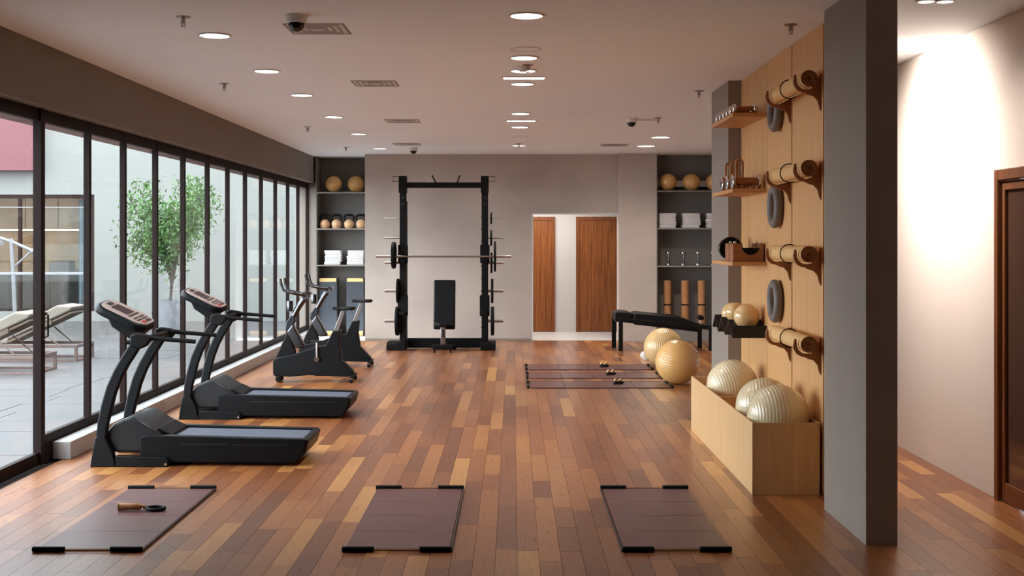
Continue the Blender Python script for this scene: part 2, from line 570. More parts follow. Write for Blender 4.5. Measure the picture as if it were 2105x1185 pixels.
# window wall
mull = [7.18, 8.2, 9.23, 10.26, 11.2, 12.2, 13.22, 14.27, 15.28, 16.28, 17.31, 18.35, 19.36, 20.27, 21.2]
WX0, WX1 = -3.615, -3.567
ordn = ['nearest', 'second', 'third', 'fourth', 'fifth', 'sixth', 'seventh', 'eighth', 'ninth', 'tenth', 'eleventh', 'twelfth', 'farthest']
for i, (a, b_) in enumerate(zip(mull, mull[1:])):
    f = MB()
    low = b_ < 9.5
    z0 = 0 if low else .13
    z1 = .095 if low else .21
    w = .03
    if i == 1:
        f.box(WX0, WX1+.012, b_-.075, b_+.005, 0, 2.69)
    else:
        f.box(WX0, WX1, b_-w, b_+w-.004, z0, 2.69)
    f.box(WX0+.004, WX1-.002, a+w-.004, b_-w, z0, z1)
    f.box(WX0+.004, WX1-.002, a+w-.004, b_-w, 2.595, 2.69)
    lab = 'dark framed window bay, ' + (ordn[i-1] + ' of those in view' if i >= 1 else 'just out of view before the nearest')
    wdo = struct(f, 'window_%d' % (i+1), M['frame'], lab)
    B(WX0+.020, WX0+.028, a+.02, b_-.02, z1-.01, 2.6).build('glass_pane', M['glass'], wdo, smooth=False)
    if i == 1:
        g = MB()
        g.tube([(WX1+.012, b_-.035, .95), (WX1+.05, b_-.035, .97), (WX1+.05, b_-.035, 1.13), (WX1+.012, b_-.035, 1.15)], .007, 8)
        g.build('window_handle', M['dkchrome'], wdo)
struct(B(-3.82, -3.62, 4.5, 22.5, 2.605, 2.75), 'trim_5', M['canopy'], 'pinkish canopy edge outside above the windows')

# ------------------------------------------------------------------ OUTSIDE
pav = struct(B(-40, -3.62, -10, 45, -.15, -.022), 'floor_courtyard', M['paving'], 'pale stone courtyard paving outside the windows')
tiles = MB()
yy = 6.0
while yy < 25.3:
    xx = -16.0 + random.random()*.3
    while xx < -3.7:
        tiles.box(xx+.004, min(xx+1.2, -3.63)-.004, yy+.004, yy+.6-.004, -.02, -.004+random.uniform(-.001, .001))
        xx += 1.2
    yy += .6
o = tiles.build('paving_tiles', M['paving'], pav, smooth=False)
o['kind'] = 'stuff'
# opposite building: wall with big window
ew = thing('courtyard_building', 'pale rendered courtyard building with a wide lit window and pink upper storey', 'building', (0, 25.4, 0))
w = MB()
w.box(-8.75, -2.7, 0, .3, -.02, 8); w.box(-26, -8.75, 0, .3, 2.64, 8); w.box(-26, -8.75, 0, .3, -.02, .2)
w.build('wall', M['extwall'], ew, smooth=False)
B(-26, -9.88, -.30, -.002, 3.13, 6.5).build('pink_storey', M['pink'], ew, smooth=False)
f = MB()
f.box(-14.4, -8.75, .02, .1, 2.56, 2.64); f.box(-14.4, -8.75, .02, .1, .2, .26); f.box(-8.81, -8.75, .02, .1, .26, 2.56)
for x in (-10.35, -12.2, -14.1):
    f.box(x, x+.06, .02, .1, .26, 2.56)
wf = f.build('window_frame', M['frame'], ew, smooth=False)
for a, b_ in ((-14.04, -12.2), (-12.14, -10.35), (-10.29, -8.81)):
    B(a, b_, .05, .058, .26, 2.56).build('glass_pane', M['clearglass'], wf, smooth=False)
rm = MB()
rm.box(-14.6, -8.6, 1.7, 1.8, 0, 2.8); rm.box(-14.6, -14.5, .3, 1.7, 0, 2.8); rm.box(-8.7, -8.6, .3, 1.7, 0, 2.8)
rm.box(-14.6, -8.6, .3, 1.8, 2.7, 2.8); rm.box(-14.6, -8.6, .3, 1.8, .0, .1)
rm.build('inner_wall', M['extwood'], ew, smooth=False)
for k in range(7):
    B(-14.3+k*.72, -14.3+k*.72+.70, 1.3, 1.68, 1.95, 2.68).build('cabinet', M['extwood'], ew, bevel=.006)
B(-14.3, -9.5, 1.34, 1.6, 1.9, 1.93).build('light_strip', M['led'], ew, smooth=False)
B(-14.3, -9.3, 1.1, 1.68, 1.0, 1.06).build('worktop', M['extwood'], ew)
B(-11.6, -9.6, 1.0, 1.66, .12, .98).build('counter', M['extdark'], ew, bevel=.01)
B(-9.9, -9.45, .5, .9, .1, 1.25).build('dark_chair', M['extdark'], ew, bevel=.05)
cu = MB()
pts = [(-9.20+i*.0125, .35+.035*math.sin(i*1.15)) for i in range(32)]
cu.prism(pts+[(x, y+.012) for x, y in pts[::-1]], 'z', .12, 2.55)
cu.build('curtain', M['curtain'], ew)
lamp('courtyard_room_lamp', 'AREA', (-11.4, 26.3, 2.65), 26, (1, .8, .5), shape='RECTANGLE', size=4, size_y=.8)

# glass balustrade and rail
br = thing('glass_balustrade', 'glass balustrade with a white top rail behind the loungers', 'railing', (0, 20, 0))
B(-16, -7.06, -.025, .025, 1.12, 1.165).build('top_rail', M['extwhite'], br, bevel=.006)
for a, b_ in ((-10.4, -8.9), (-8.88, -7.75)):
    B(a, b_, -.006, .006, .0, 1.12).build('glass_pane', M['clearglass'], br, smooth=False)
B(-7.74, -7.05, -.006, .006, 0, 2.23).build('tall_pane', M['clearglass'], br, smooth=False)
g = MB(); g.box(-8.9, -7.05, -.01, .01, 2.225, 2.24); g.box(-7.06, -7.045, -.012, .012, 0, 2.225)
g.build('pane_edge', M['extwhite'], br, smooth=False)

# parasol
pr = thing('cantilever_parasol', 'white cantilever parasol with a slim pole beyond the glass rail', 'parasol', (-8.65, 21, 0))
MB().lathe([(.28, 0), (.28, .03), (.25, .05), (.04, .06)], 24).build('base', M['extwhite'], pr)
MB().tube([(.06, 0, .05), (.02, 0, 1.0), (-.02, 0, 1.72)], .032, 12).build('pole', M['extwhite'], pr)
MB().tube([(.36, 0, 1.50), (.0, 0, 1.66), (-.5, 0, 1.82), (-1.9, 0, 2.25)], .028, 10).build('arm', M['extwhite'], pr)
MB().tube([(.33, 0, 1.50), (.02, 0, 1.22)], .018, 8).build('strut', M['extwhite'], pr)
MB().ball((.36, 0, 1.5), .05, 12, 8).box(.34, .44, -.02, .02, 1.46, 1.5).build('knuckle', M['extwhite'], pr)
MB().lathe([(0, 2.2), (.02, 2.21), (1.75, 1.66), (1.75, 1.60), (1.73, 1.64), (.02, 2.18), (0, 2.18)], 8, (-1.9, 0, 0)).build('canopy', M['extwhite'], pr, smooth=False)

# loungers: foot to the left (-x), raised back at the right
def lounger(loc, label):
    L = thing('sun_lounger', label, 'sun lounger', loc, group='sun loungers on the courtyard paving')
    f = MB()
    for y in (0, .66):
        f.box(-2.0, 0, y, y+.04, .19, .23)
        f.box(-.04, 0, y, y+.04, .025, .19); f.box(-2.0, -1.96, y, y+.04, .025, .19)
        f.box(-2.0, 0, y, y+.04, -.005, .025)
    f.box(-.04, 0, .04, .66, .19, .23); f.box(-2.0, -1.96, .04, .66, .19, .23)
    f.box(-.04, 0, .04, .66, -.005, .025)
    f.build('frame', M['taupemetal'], L, bevel=.003)
    c = MB(); c.prism([(-1.98, .235), (-.98, .235), (-.98, .33), (-1.96, .33)], 'y', .04, .66)
    c.build('seat_cushion', M['cushion'], L, bevel=.03, seg=3)
    c = MB(); c.prism([(-.98, .30), (-.12, .70), (-.09, .76), (-.30, .78), (-1.02, .40)], 'y', .04, .66)
    c.build('back_cushion', M['cushion'], L, bevel=.025, seg=3)
    c = MB(); c.prism([(-.97, .255), (-.10, .665), (-.11, .69), (-.98, .29)], 'y', .05, .65)
    c.build('backrest', M['cushionback'], L)
    c = MB(); c.prism([(-.62, .40), (-.36, .52), (-.37, .58), (-.63, .46)], 'y', .018, .045)
    c.build('side_pocket', M['cushionback'], L)
    for y in (.08, .62):
        MB().tube([(-.55, y, .44), (-.30, y, .23)], .01, 6).build('stay', M['taupemetal'], L)
    return L
lounger((-6.02, 15.35, 0), 'cream cushioned sun lounger outside, the nearer one at the left edge')
lounger((-6.08, 16.95, 0), 'cream cushioned sun lounger outside, the farther one with its whole raised back in view')

# potted tree
tr = thing('potted_tree', 'leafy green tree in a white round pot in the courtyard', 'tree', (-6.35, 22.5, 0))
MB().lathe([(.16, -.005), (.20, .01), (.225, .58), (.205, .58), (.20, .52), (0, .52)], 32).build('pot', M['pot'], tr)
MB().lathe([(0, .525), (.2, .525), (.2, .535), (0, .54)], 24).build('soil', M['soil'], tr)
random.seed(21)
bk = MB()
tips = []
bk.tube([(0, 0, .5), (.02, .01, .75), (.03, 0, 1.0)], [.035, .028, .025], 8)
for k in range(11):
    a = 2*PI*k/11+random.uniform(-.3, .3)
    rad = random.uniform(.45, .95)
    h = random.uniform(1.5, 2.7)
    p0 = Vector((.02, 0, random.uniform(.75, 1.05)))
    p3 = Vector((rad*math.cos(a), rad*math.sin(a), h))
    p1 = p0.lerp(p3, .35)+Vector((-.12*math.cos(a), -.12*math.sin(a), .15))
    p2 = p0.lerp(p3, .7)+Vector((0, 0, .08))
    bk.tube([p0, p1, p2, p3], [.018, .013, .009, .004], 6)
    tips += [p1, p2, p3]
    for j in range(5):
        q = p1.lerp(p3, random.random())
        e = q+Vector((random.uniform(-.35, .35), random.uniform(-.35, .35), random.uniform(-.02, .42)))
        bk.tube([q, q.lerp(e, .5)+Vector((0, 0, .03)), e], [.007, .005, .002], 5)
        tips += [q.lerp(e, .5), e]
bk.build('trunk', M['bark'], tr)
fv, ff = [], []
def leaf(p):
    s_ = random.uniform(.035, .062)
    R = Euler((random.uniform(-1.2, 1.2), random.uniform(-1.2, 1.2), random.uniform(0, 6.28))).to_matrix()
    b0 = len(fv)
    for v in ((-s_, 0, 0), (-s_*.1, -s_*.36, .1*s_), (s_, 0, -.15*s_), (-s_*.1, s_*.36, .1*s_)):
        fv.append(tuple(p+R @ Vector(v)))
    ff.append((b0, b0+1, b0+2, b0+3))
n = 0
while n < 5600:
    t_ = random.choice(tips)
    p = t_+Vector((random.gauss(0, .16), random.gauss(0, .16), random.gauss(.05, .17)))
    dx, dz = math.hypot(p.x, p.y)/1.15, (p.z-1.95)/1.05
    lim = 1.0 if p.z > 1.6 else .55+.45*max(0, (p.z-.85)/.75)
    if dx*dx+dz*dz > 1 or dx > lim:
        continue
    leaf(p); n += 1
me = bpy.data.meshes.new('foliage')
me.from_pydata(fv, [], ff)
me.materials.append(M['leaf'])
o = bpy.data.objects.new('foliage', me)
COL.objects.link(o); o.parent = tr; o['kind'] = 'stuff'
random.seed(5)

# ------------------------------------------------------------------ TREADMILLS
def treadmill(loc, label):
    T = thing('treadmill', label, 'treadmill', loc, group='treadmills by the window wall')
    W = .60
    # deck side rails, y 0 = near side
    for y0, y1 in ((.0, .07), (W-.07, W)):
        r = MB(); r.prism([(.36, .03), (1.52, .022), (1.585, .085), (1.605, .20), (.42, .232), (.36, .22)], 'y', y0, y1)
        s1 = r.build('side_rail', M['black'], T, bevel=.008)
        yf = y0-.001 if y0 < .1 else y1-.003
        c = MB(); c.box(.66, 1.02, yf, yf+.004, .158, .168); c.box(1.05, 1.47, yf, yf+.004, .155, .164)
        c.build('slot', M['graphite'], s1)
    r = MB(); r.box(.45, 1.55, .07, W-.07, .06, .15)
    r.build('deck', M['blackmatte'], T)
    r = MB(); r.prism([(.42, .16), (1.56, .14), (1.575, .165), (1.56, .188), (.42, .212)], 'y', .072, W-.072)
    r.build('running_belt', M['belt'], T)
    r = MB(); r.prism([(1.56, .05), (1.60, .10), (1.625, .19), (1.575, .20), (1.54, .06)], 'y', .01, W-.01)
    r.build('rear_cover', M['black'], T, bevel=.01)
    # motor hood
    r = MB(); r.prism([(.07, .10), (.09, .24), (.16, .315), (.24, .355), (.31, .362), (.50, .245), (.52, .222), (.52, .10)], 'y', .015, W-.015)
    r.build('motor_hood', M['graphite'], T, bevel=.018, seg=3)
    r = MB(); r.prism([(.46, .262), (.56, .214), (.58, .214), (.58, .226), (.48, .275)], 'y', .075, W-.075)
    r.build('hood_lip', M['black'], T, bevel=.003)
    # feet, uprights
    for y0, y1, tag_ in ((-.045, .02, 0), (W-.02, W+.045, 1)):
        r = MB(); r.prism([(.0, 0), (.035, .215), (.055, .235), (.115, .21), (.165, .12), (.195, 0)], 'y', y0, y1)
        r.build('foot', M['black'], T, bevel=.008)
        r = MB(); r.prism([(.19, .0), (.19, .085), (.56, .072), (.585, .05), (.585, .0)], 'y', y0, y1-.01 if not tag_ else y1)
        s1 = r.build('base_bar', M['black'], T, bevel=.006)
        yb = y0-.004 if not tag_ else y1
        MB().lathe([(.009, 0), (.009, .004), (0, .004)], 10, (.565, yb, .022), 'y').build('bolt', M['chrome'], s1)
        up = MB()
        ol = [(.040, .20), (.052, .33), (.078, .46), (.118, .60), (.172, .72), (.235, .83), (.29, .915), (.315, .955)]
        il = [(.385, .915), (.345, .85), (.29, .765), (.232, .655), (.188, .54), (.158, .42), (.130, .31), (.118, .20)]
        up.prism(ol+il, 'y', y0+.004, y1-.004)
        up.build('upright', M['black'], T, bevel=.014, seg=3)
        jo = MB(); jo.prism([(.30, .90), (.30, .985), (.34, 1.0), (.43, .985), (.46, .955), (.42, .905), (.37, .88)], 'y', y0-.006, y1+.006)
        jo.build('joint', M['blackmatte'], T, bevel=.012)
        MB().tube([(.42, (y0+y1)/2, .965), (.56, (y0+y1)/2, .952), (.78, (y0+y1)/2, .935)], [.019, .0165, .0165], 10).build('handrail', M['grip'], T)
        kb = MB(); kb.lathe([(.018, 0), (.018, .03), (.008, .035), (.008, .06)], 12, (0, 0, 0), 'x'); kb.move((.27, (y0+y1)/2, .93))
        kb.build('knob', M['blackmatte'], T)
    MB().tube([(.40, 0, .955), (.40, W, .955)], .02, 10).build('cross_bar', M['blackmatte'], T)
    # console: a rounded slab leaning from high front to low rear
    C = bpy.data.objects.new('console', None)
    def stadium(x0, x1, hw, n=8, rr=.10):
        pts = []
        for cx, cy, a0 in ((x1-rr, hw-rr, 0), (x0+rr, hw-rr, PI/2), (x0+rr, -hw+rr, PI), (x1-rr, -hw+rr, 3*PI/2)):
            for k in range(n+1):
                a = a0+PI/2*k/n
                pts.append((cx+rr*math.cos(a), cy+rr*math.sin(a)))
        return pts
    ang = math.atan2(.20, .42)
    c = MB(); c.prism(stadium(-.215, .215, .175), 'z', -.045, .02)
    cons = c.build('console', M['black'], T, loc=(.160, W/2, 1.118), rot=(.10, ang, 0), bevel=.022, seg=4)
    c = MB(); c.prism(stadium(-.185, .20, .150, rr=.09), 'z', .0205, .026)
    c.build('display_panel', M['panel'], cons)
    c = MB(); c.box(-.11, .03, -.075, .075, .0262, .0285); c.build('screen', M['lcd'], cons)
    c = MB(); c.prism(stadium(-.165, -.125, .05, rr=.018), 'z', .0262, .0285); c.build('dial', M['extdark'], cons)
    c = MB(); c.box(.045, .06, -.10, .10, .0262, .029); c.box(.09, .105, -.10, -.01, .0262, .029); c.box(.09, .105, .01, .10, .0262, .029); c.box(.12, .135, -.10, -.01, .0262, .029); c.box(.12, .135, .01, .10, .0262, .029)
    c.build('buttons', M['lcd'], cons)
    c = MB(); c.box(.15, .178, -.085, -.02, .0262, .030); c.build('stop_button', M['red'], cons)
    c = MB(); c.box(.15, .178, 0, .09, .0262, .029); c.build('start_button', M['lcd'], cons)
    c = MB(); c.prism([(-.03, -.10), (.16, -.13), (.2, -.04), (-.10, -.04)], 'y', -.12, .12)
    c.build('console_support', M['blackmatte'], cons, bevel=.01)
    return T
t1 = treadmill((-3.16, 9.12, 0), 'black treadmill nearest the viewer beside the window curb')
t2 = dup(t1, (-3.16, 11.52, 0), label='black treadmill standing behind the front one, nearer the bikes')

# ------------------------------------------------------------------ EXERCISE BIKES
def bike(loc, label):
    K = thing('exercise_bike', label, 'exercise bike', loc, group='exercise bikes by the window')
    b = MB()
    b.prism([(0, .25), (.002, .10), (.02, .07), (.20, .062), (.30, .07), (.42, .082), (.60, .072), (.90, .062), (.965, .09), (.955, .12), (.815, .265), (.81, .33), (.79, .44), (.805, .61), (.715, .61), (.63, .435), (.50, .415), (.30, .345), (.03, .285)], 'y', .0, .15)
    b.build('body_shell', M['black'], K, bevel=.012, seg=3)
    b = MB(); b.prism([(.03, .285), (.10, .45), (.16, .57), (.19, .56), (.26, .37), (.26, .33)], 'y', .035, .115)
    b.build('front_fin', M['blackmatte'], K, bevel=.01)
    b = MB(); b.prism([(.16, .60), (.235, .70), (.265, .63), (.31, .56), (.36, .46), (.385, .41), (.27, .40), (.20, .50)], 'y', .02, .13)
    b.build('column_cover', M['dkchrome'], K, bevel=.02, seg=3)
    b = MB(); b.prism([(.145, .64), (.15, .71), (.215, .80), (.25, .79), (.265, .72), (.245, .695), (.165, .60)], 'y', .04, .11)
    b.build('neck', M['graphite'], K, bevel=.012)
    MB().tube([(.235, .075, .78), (.30, .075, .90), (.37, .075, 1.0)], .036, 12).build('stem', M['dkchrome'], K)
    MB().lathe([(.036, .84), (.038, .86), (.038, .955), (.034, .965), (0, .965)], 18, (.19, .075, 0)).build('bottle', M['dkchrome'], K)
    MB().lathe([(.045, -.05), (.05, -.03), (.05, .03), (.045, .05)], 18, (.385, .075, 1.03), 'y').build('clamp', M['dkchrome'], K)
    for s in (-1, 1):
        y = .075+s*.05
        y2 = .075+s*.13
        MB().tube([(.385, y, 1.03), (.30, y2, 1.05), (.19, y2, 1.075), (.14, y2, 1.10), (.115, y2, 1.16), (.10, y2, 1.235)], .016, 10).build('handlebar', M['dkchrome'], K)
    MB().tube([(.40, -.01, 1.06), (.44, -.01, 1.05), (.44, .16, 1.05), (.40, .16, 1.06)], .01, 8).build('console_loop', M['dkchrome'], K)
    b = MB(); b.prism([(.715, .60), (.775, .60), (.855, .85), (.81, .85)], 'y', .055, .095)
    b.build('seat_post', M['steel'], K, bevel=.004)
    s_ = MB()
    rows = [(.70, .022, .875), (.78, .03, .88), (.84, .07, .885), (.90, .105, .895), (.95, .10, .90), (.975, .05, .895)]
    s_.prism([(x, .075+w) for x, w, z in rows]+[(x, .075-w) for x, w, z in rows[::-1]], 'z', .858, .895)
    s_.build('saddle', M['vinyl'], K, bevel=.014, seg=3)
    for s, a in ((-1, 1), (1, -1)):
        y = .075+s*.095
        dz = .215*a
        c = MB(); c.tube([(.53, y, .275), (.53, y, .275+dz)], .015, 8); c.lathe([(.030, -.02), (.034, 0), (.030, .02)], 16, (.53, y, .275), 'y')
        ck = c.build('crank', M['chrome'], K)
        p = MB(); p.box(.47, .595, y+(s*.06)-.035, y+(s*.06)+.035, .265+dz, .29+dz)
        p.build('pedal', M['graphite'], ck, bevel=.006)
    f = MB(); f.box(.04, .09, -.03, .18, .04, .07)
    f.build('front_stabiliser', M['black'], K, bevel=.008)
    f = MB(); f.box(.93, .975, -.12, .27, .055, .085)
    f.build('rear_stabiliser', M['black'], K, bevel=.008)
    for x, y, r in ((.07, -.01, .034), (.07, .15, .034), (.95, -.10, .026), (.95, .25, .026)):
        MB().lathe([(r*.8, -.015), (r, -.008), (r, .008), (r*.8, .015)], 16, (x, y, r), 'y').build('wheel', M['grip'], K)
        if r < .03:
            c = MB(); c.tube([(x, y, r), (x, y, .06)], .006, 6); c.box(x-.012, x+.012, y-.02, y+.02, .045, .06); c.build('caster_fork', M['chrome'], K)
    return K
b1 = bike((-2.868, 14.5, 0), 'black exercise bike in front with silver crank and low saddle line')
b2 = dup(b1, (-2.868, 16.25, 0), label='black exercise bike standing behind the other one, nearer the shelves')

# ------------------------------------------------------------------ SQUAT RACK
RK = thing('squat_rack', 'tall black squat rack with plate pegs in front of the back wall', 'squat rack', (-1.07, 18.75, 0))
for s in (-1, 1):
    xc = s*.632
    B(xc-.05, xc+.05, .0, .09, .14, 2.67).build('upright', M['blackmatte'], RK, bevel=.006)
    B(xc-.045, xc+.045, .24, .32, .12, 2.30).build('rear_upright', M['blackmatte'], RK, bevel=.006)
    f = MB(); f.prism([(-.14, 0), (-.14, .10), (-.10, .125), (.36, .125), (.40, .10), (.40, 0)], 'x', *((xc-.24, xc+.045) if s < 0 else (xc-.065, xc+.165)))
    f.build('foot', M['blackmatte'], RK, bevel=.006)
    B(xc-.04, xc+.04, .09, .24, 2.20, 2.29).build('side_beam', M['blackmatte'], RK, bevel=.005)
    f = MB(); f.prism([(-.065, 2.42), (-.065, 2.62), (-.04, 2.68), (.10, 2.68), (.10, 2.42)], 'x', xc-.06, xc+.06)
    f.build('top_cap', M['blackmatte'], RK, bevel=.006)
    for z in (2.35, 2.25):
        MB().lathe([(.028, 0), (.028, .008), (0, .008)], 20, (xc, -.006, z), 'y').build('round_badge', M['graphite'], RK)
    g = MB()
    for k in range(10):
        g.lathe([(.008, 0), (.008, .012), (0, .012)], 8, (xc-s*.05, .045, 2.05-k*.19), 'x') if s < 0 else g.lathe([(.008, -.012), (.008, 0), (0, 0)], 8, (xc-s*.05, .045, 2.05-k*.19), 'x')
    g.build('hole_row', M['blackmatte'], RK)
    # top cage bracket
    g = MB(); x0 = xc+s*.06
    g.tube([(x0, .02, 2.60), (x0+s*.10, .02, 2.60), (x0+s*.10, .02, 2.67), (x0, .02, 2.67)], .006, 6)
    g.build('top_hook', M['blackmatte'], RK)
    # safety blocks
    j = MB(); j.box(xc-.072, xc+.072, -.02, .12, 1.34, 1.62); j.prism([(-.12, 1.34), (-.12, 1.40), (-.10, 1.40), (-.09, 1.37), (-.02, 1.37), (-.02, 1.34)], 'x', xc-.03, xc+.03)
    j.build('bar_hook', M['blackmatte'], RK, bevel=.004)
    j = MB(); j.box(xc-.078, xc+.072, -.02, .12, .52, .84); j.box(xc-.03, xc+.03, -.30, -.02, .56, .60)
    j.build('spotter_arm', M['blackmatte'], RK, bevel=.004)
    # pegs
    for k, (z, r) in enumerate(((2.03, .006), (1.725, .011), (1.34, .019), (.905, .022), (.44, .024))):
        a, b_ = xc+s*.05, xc+s*.285
        MB().tube([(a, .05, z), (b_, .05, z)], r, 14).build('plate_peg', M['steel'], RK)
B(-.63, .63, .02, .09, 2.50, 2.585).build('cross_bar', M['blackmatte'], RK, bevel=.005)
B(-.58, .58, .22, .29, .01, .16).build('rear_beam', M['blackmatte'], RK, bevel=.005)
for x, s in ((-.12, -1), (.20, 1)):
    MB().tube([(x+.0, .03, 2.57), (x+s*.015, -.02, 2.60), (x+s*.05, -.14, 2.68)], .011, 8).build('pull_up_grip', M['blackmatte'], RK)

def plate(name, label, r, t, x, y, z, cat='weight plate', group='weight plates stored on the rack', ri=.016):
    P = MB()
    prof = [(ri, -t/2), (r*.35, -t/2), (r*.40, -t*.3), (r*.80, -t*.3), (r*.86, -t/2), (r*.97, -t/2), (r, -t*.3), (r, t*.3), (r*.97, t/2), (r*.86, t/2), (r*.8, t*.3), (r*.4, t*.3), (r*.35, t/2), (ri, t/2), (ri, -t/2)]
    # ring profile: no caps wanted
    o_ = Vector((0, 0, 0))
    seg = 40
    rings = [[P.bm.verts.new((h, rr*math.cos(2*PI*k/seg), rr*math.sin(2*PI*k/seg))) for k in range(seg)] for rr, h in prof[:-1]]
    for i in range(len(rings)):
        A, Bq = rings[i], rings[(i+1) % len(rings)]
        for k in range(seg):
            P.bm.faces.new((A[k], A[(k+1) % seg], Bq[(k+1) % seg], Bq[k]))
    return tag(P.build(name, M['grip'], loc=(x, y, z)), label, cat, group)
rx, ry = -1.07, 18.80
plate('weight_plate', 'tiny black plate on the topmost right peg of the rack', .09, .025, rx+.73, ry, 2.03, ri=.0065)
plate('weight_plate', 'small black plate on the second right peg of the rack', .12, .028, rx+.73, ry, 1.725, ri=.0115)
plate('weight_plate', 'black plate on the right peg just below the barbell', .16, .03, rx+.735, ry, 1.34, ri=.0195)
plate('weight_plate', 'black plate on the second lowest right peg of the rack', .19, .035, rx+.745, ry, .905, ri=.0225)
plate('weight_plate', 'large black plate on the lowest right peg of the rack', .225, .05, rx+.75, ry, .44, ri=.0245)
plate('weight_plate', 'black plate close to the left upright, second lowest peg', .19, .035, rx-.71, ry, .905, ri=.0225)
plate('weight_plate', 'large black plate close to the left upright, lowest peg', .225, .05, rx-.72, ry, .44, ri=.0245)
BB = thing('barbell', 'long steel barbell resting across the rack hooks', 'barbell', (rx, 18.68, 1.44))
MB().tube([(-.66, 0, 0), (.70, 0, 0)], .0145, 14).build('bar', M['steel'], BB)
for s, a in ((-1, -.66), (1, .70)):
    MB().lathe([(.026, min(a, s*1.03)), (.026, max(a, s*1.03))], 16, (0, 0, 0), 'x').build('sleeve', M['steel'], BB) if False else MB().tube([(a, 0, 0), (s*1.04, 0, 0)], .018, 16).build('sleeve', M['steel'], BB)
plate('weight_plate', 'black plate loaded on the left end of the barbell', .205, .055, rx-.765, 18.68, 1.44+.018, group='plates loaded on the barbell', ri=.0185)
plate('weight_plate', 'black plate loaded on the right end of the barbell', .235, .032, rx+.79, 18.68, 1.44-.0, group='plates loaded on the barbell', ri=.0185)

# adjustable bench inside rack
AB = thing('adjustable_bench', 'black adjustable bench with its back pad upright inside the rack', 'bench', (-1.06, 18.3, 0))
p = MB(); p.box(-.165, .165, -.03, .03, 0, .76)
bp = p.build('back_pad', M['vinyl'], AB, loc=(.01, .24, .33), rot=(-.16, 0, 0), bevel=.022, seg=3)
p = MB(); p.prism([(-.06, -.10), (.06, -.10), (.15, .16), (.15, .22), (-.15, .22), (-.15, .16)], 'z', .39, .45)
p.build('seat_pad', M['vinyl'], AB, bevel=.02, seg=3)
p = MB(); p.box(-.035, .035, .05, .12, .12, .38); p.tube([(0, .08, .10), (0, .26, .40)], .022, 8)
p.build('post', M['steel'], AB, bevel=.004)
p = MB(); p.box(-.15, .15, -.10, -.04, .06, .12); p.box(-.04, .04, -.04, .50, .06, .12); p.box(-.18, .18, .48, .54, .0, .07)
p.build('base_frame', M['blackmatte'], AB, bevel=.006)
for x in (-.12, .12):
    MB().lathe([(.03, -.012), (.034, 0), (.03, .012)], 14, (x, -.07, .034), 'x').build('wheel', M['grip'], AB)
p = MB(); p.tube([(0, .02, .22), (0, .02, .35)], .028, 12)
p.build('spring_sleeve', M['dkchrome'], AB)

# ------------------------------------------------------------------ LONG BENCH on the right
LB = thing('weight_bench', 'long black padded bench with a sloping end in front of the right shelves', 'bench', (1.55, 18.55, 0))
for y in (0, .55):
    for x in (.03, .125) if y == 0 else (.0, .07):
        pass
for x, y, nm in ((.06, .0, 0), (.0, .55, 0), (1.44, .0, 1), (1.35, .55, 1)):
    zt = .50 if nm == 0 else .36
    B(x, x+.065, y, y+.065, 0, zt).build('leg', M['blackmatte'], LB, bevel=.006)
g = MB(); g.box(.065, 1.50, .02, .06, .28, .33) if False else g.prism([(.06, .44), (.06, .50), (1.50, .38), (1.50, .32)], 'y', .01, .06)
g.prism([(.0, .44), (.0, .50), (1.41, .38), (1.41, .32)], 'y', .555, .605)
g.box(.02, .07, .06, .56, .44, .49); g.box(1.36, 1.42, .06, .56, .33, .38)
g.build('frame', M['blackmatte'], LB, bevel=.004)
p = MB(); p.prism([(.0, .47), (.0, .57), (.04, .60), (.20, .595), (.28, .565), (.28, .48)], 'y', .03, .58)
p.build('head_pad', M['vinyl'], LB, bevel=.02, seg=3)
p = MB(); p.prism([(.29, .40), (.29, .565), (.34, .58), (1.0, .52), (1.30, .40), (1.30, .28), (1.0, .32)], 'y', .03, .58)
p.build('long_pad', M['vinyl'], LB, bevel=.02, seg=3)
MB().tube([(1.33, .05, .50), (1.33, .25, .50)], .04, 14).build('foam_roller', M['grip'], LB)
MB().tube([(1.33, .15, .36), (1.33, .15, .48)], .014, 8).build('roller_stem', M['steel'], LB)
WD = thing('dumbbell', 'white dumbbell on the floor behind the honey ball', 'dumbbell', (1.86, 17.2, .055), 0)
for s in (-1, 1):
    MB().lathe([(.04, -.03), (.055, -.02), (.055, .02), (.04, .03)], 6 if False else 12, (0, s*.09, 0), 'y').build('head', M['white'], WD)
MB().lathe([(.015, -.07), (.015, .07)], 10, (0, 0, 0), 'y').build('handle', M['dkchrome'], WD)

# ------------------------------------------------------------------ EXERCISE BALLS (ribbed)
def rib_ball(name, m, r, loc, rot, label, group, ribs=30, amp=.010):
    n = ribs*6
    prof = []
    for i in range(n+1):
        a = PI*i/n
        rr = r*(1-amp*(.5-.5*math.cos(2*PI*i/6))*math.sin(a)**.5 if 0 < a < PI else 1)
        prof.append((rr*math.sin(a), -rr*math.cos(a)))
    prof[0] = (0, -r); prof[-1] = (0, r)
    o_ = MB().lathe(prof, 64)
    ob = o_.build(name, m, loc=loc, rot=rot)
    return tag(ob, label, 'exercise ball', group)
gb = 'large exercise balls on the floor'
rib_ball('exercise_ball', M['ballorange'], .2625, (1.93, 14.3, .2625), (.15, .1, 0), 'large honey coloured exercise ball standing at the ends of the floor mats', gb)
rib_ball('exercise_ball', M['ballskin'], .2625, (2.0, 16.2, .2625), (.15, PI/2-.1, .2), 'large tan exercise ball half hidden behind the honey coloured one', gb)
BX = thing('storage_box', 'long pale plywood box holding three balls at the foot of the oak wall', 'storage box', (1.59, 8.09, 0))
B(0, .012, 0, 2.78, 0, .48).build('side_panel', M['boxwood'], BX, bevel=.001)
B(.438, .45, 0, 2.78, 0, .48).build('side_panel', M['boxwood'], BX, bevel=.001)
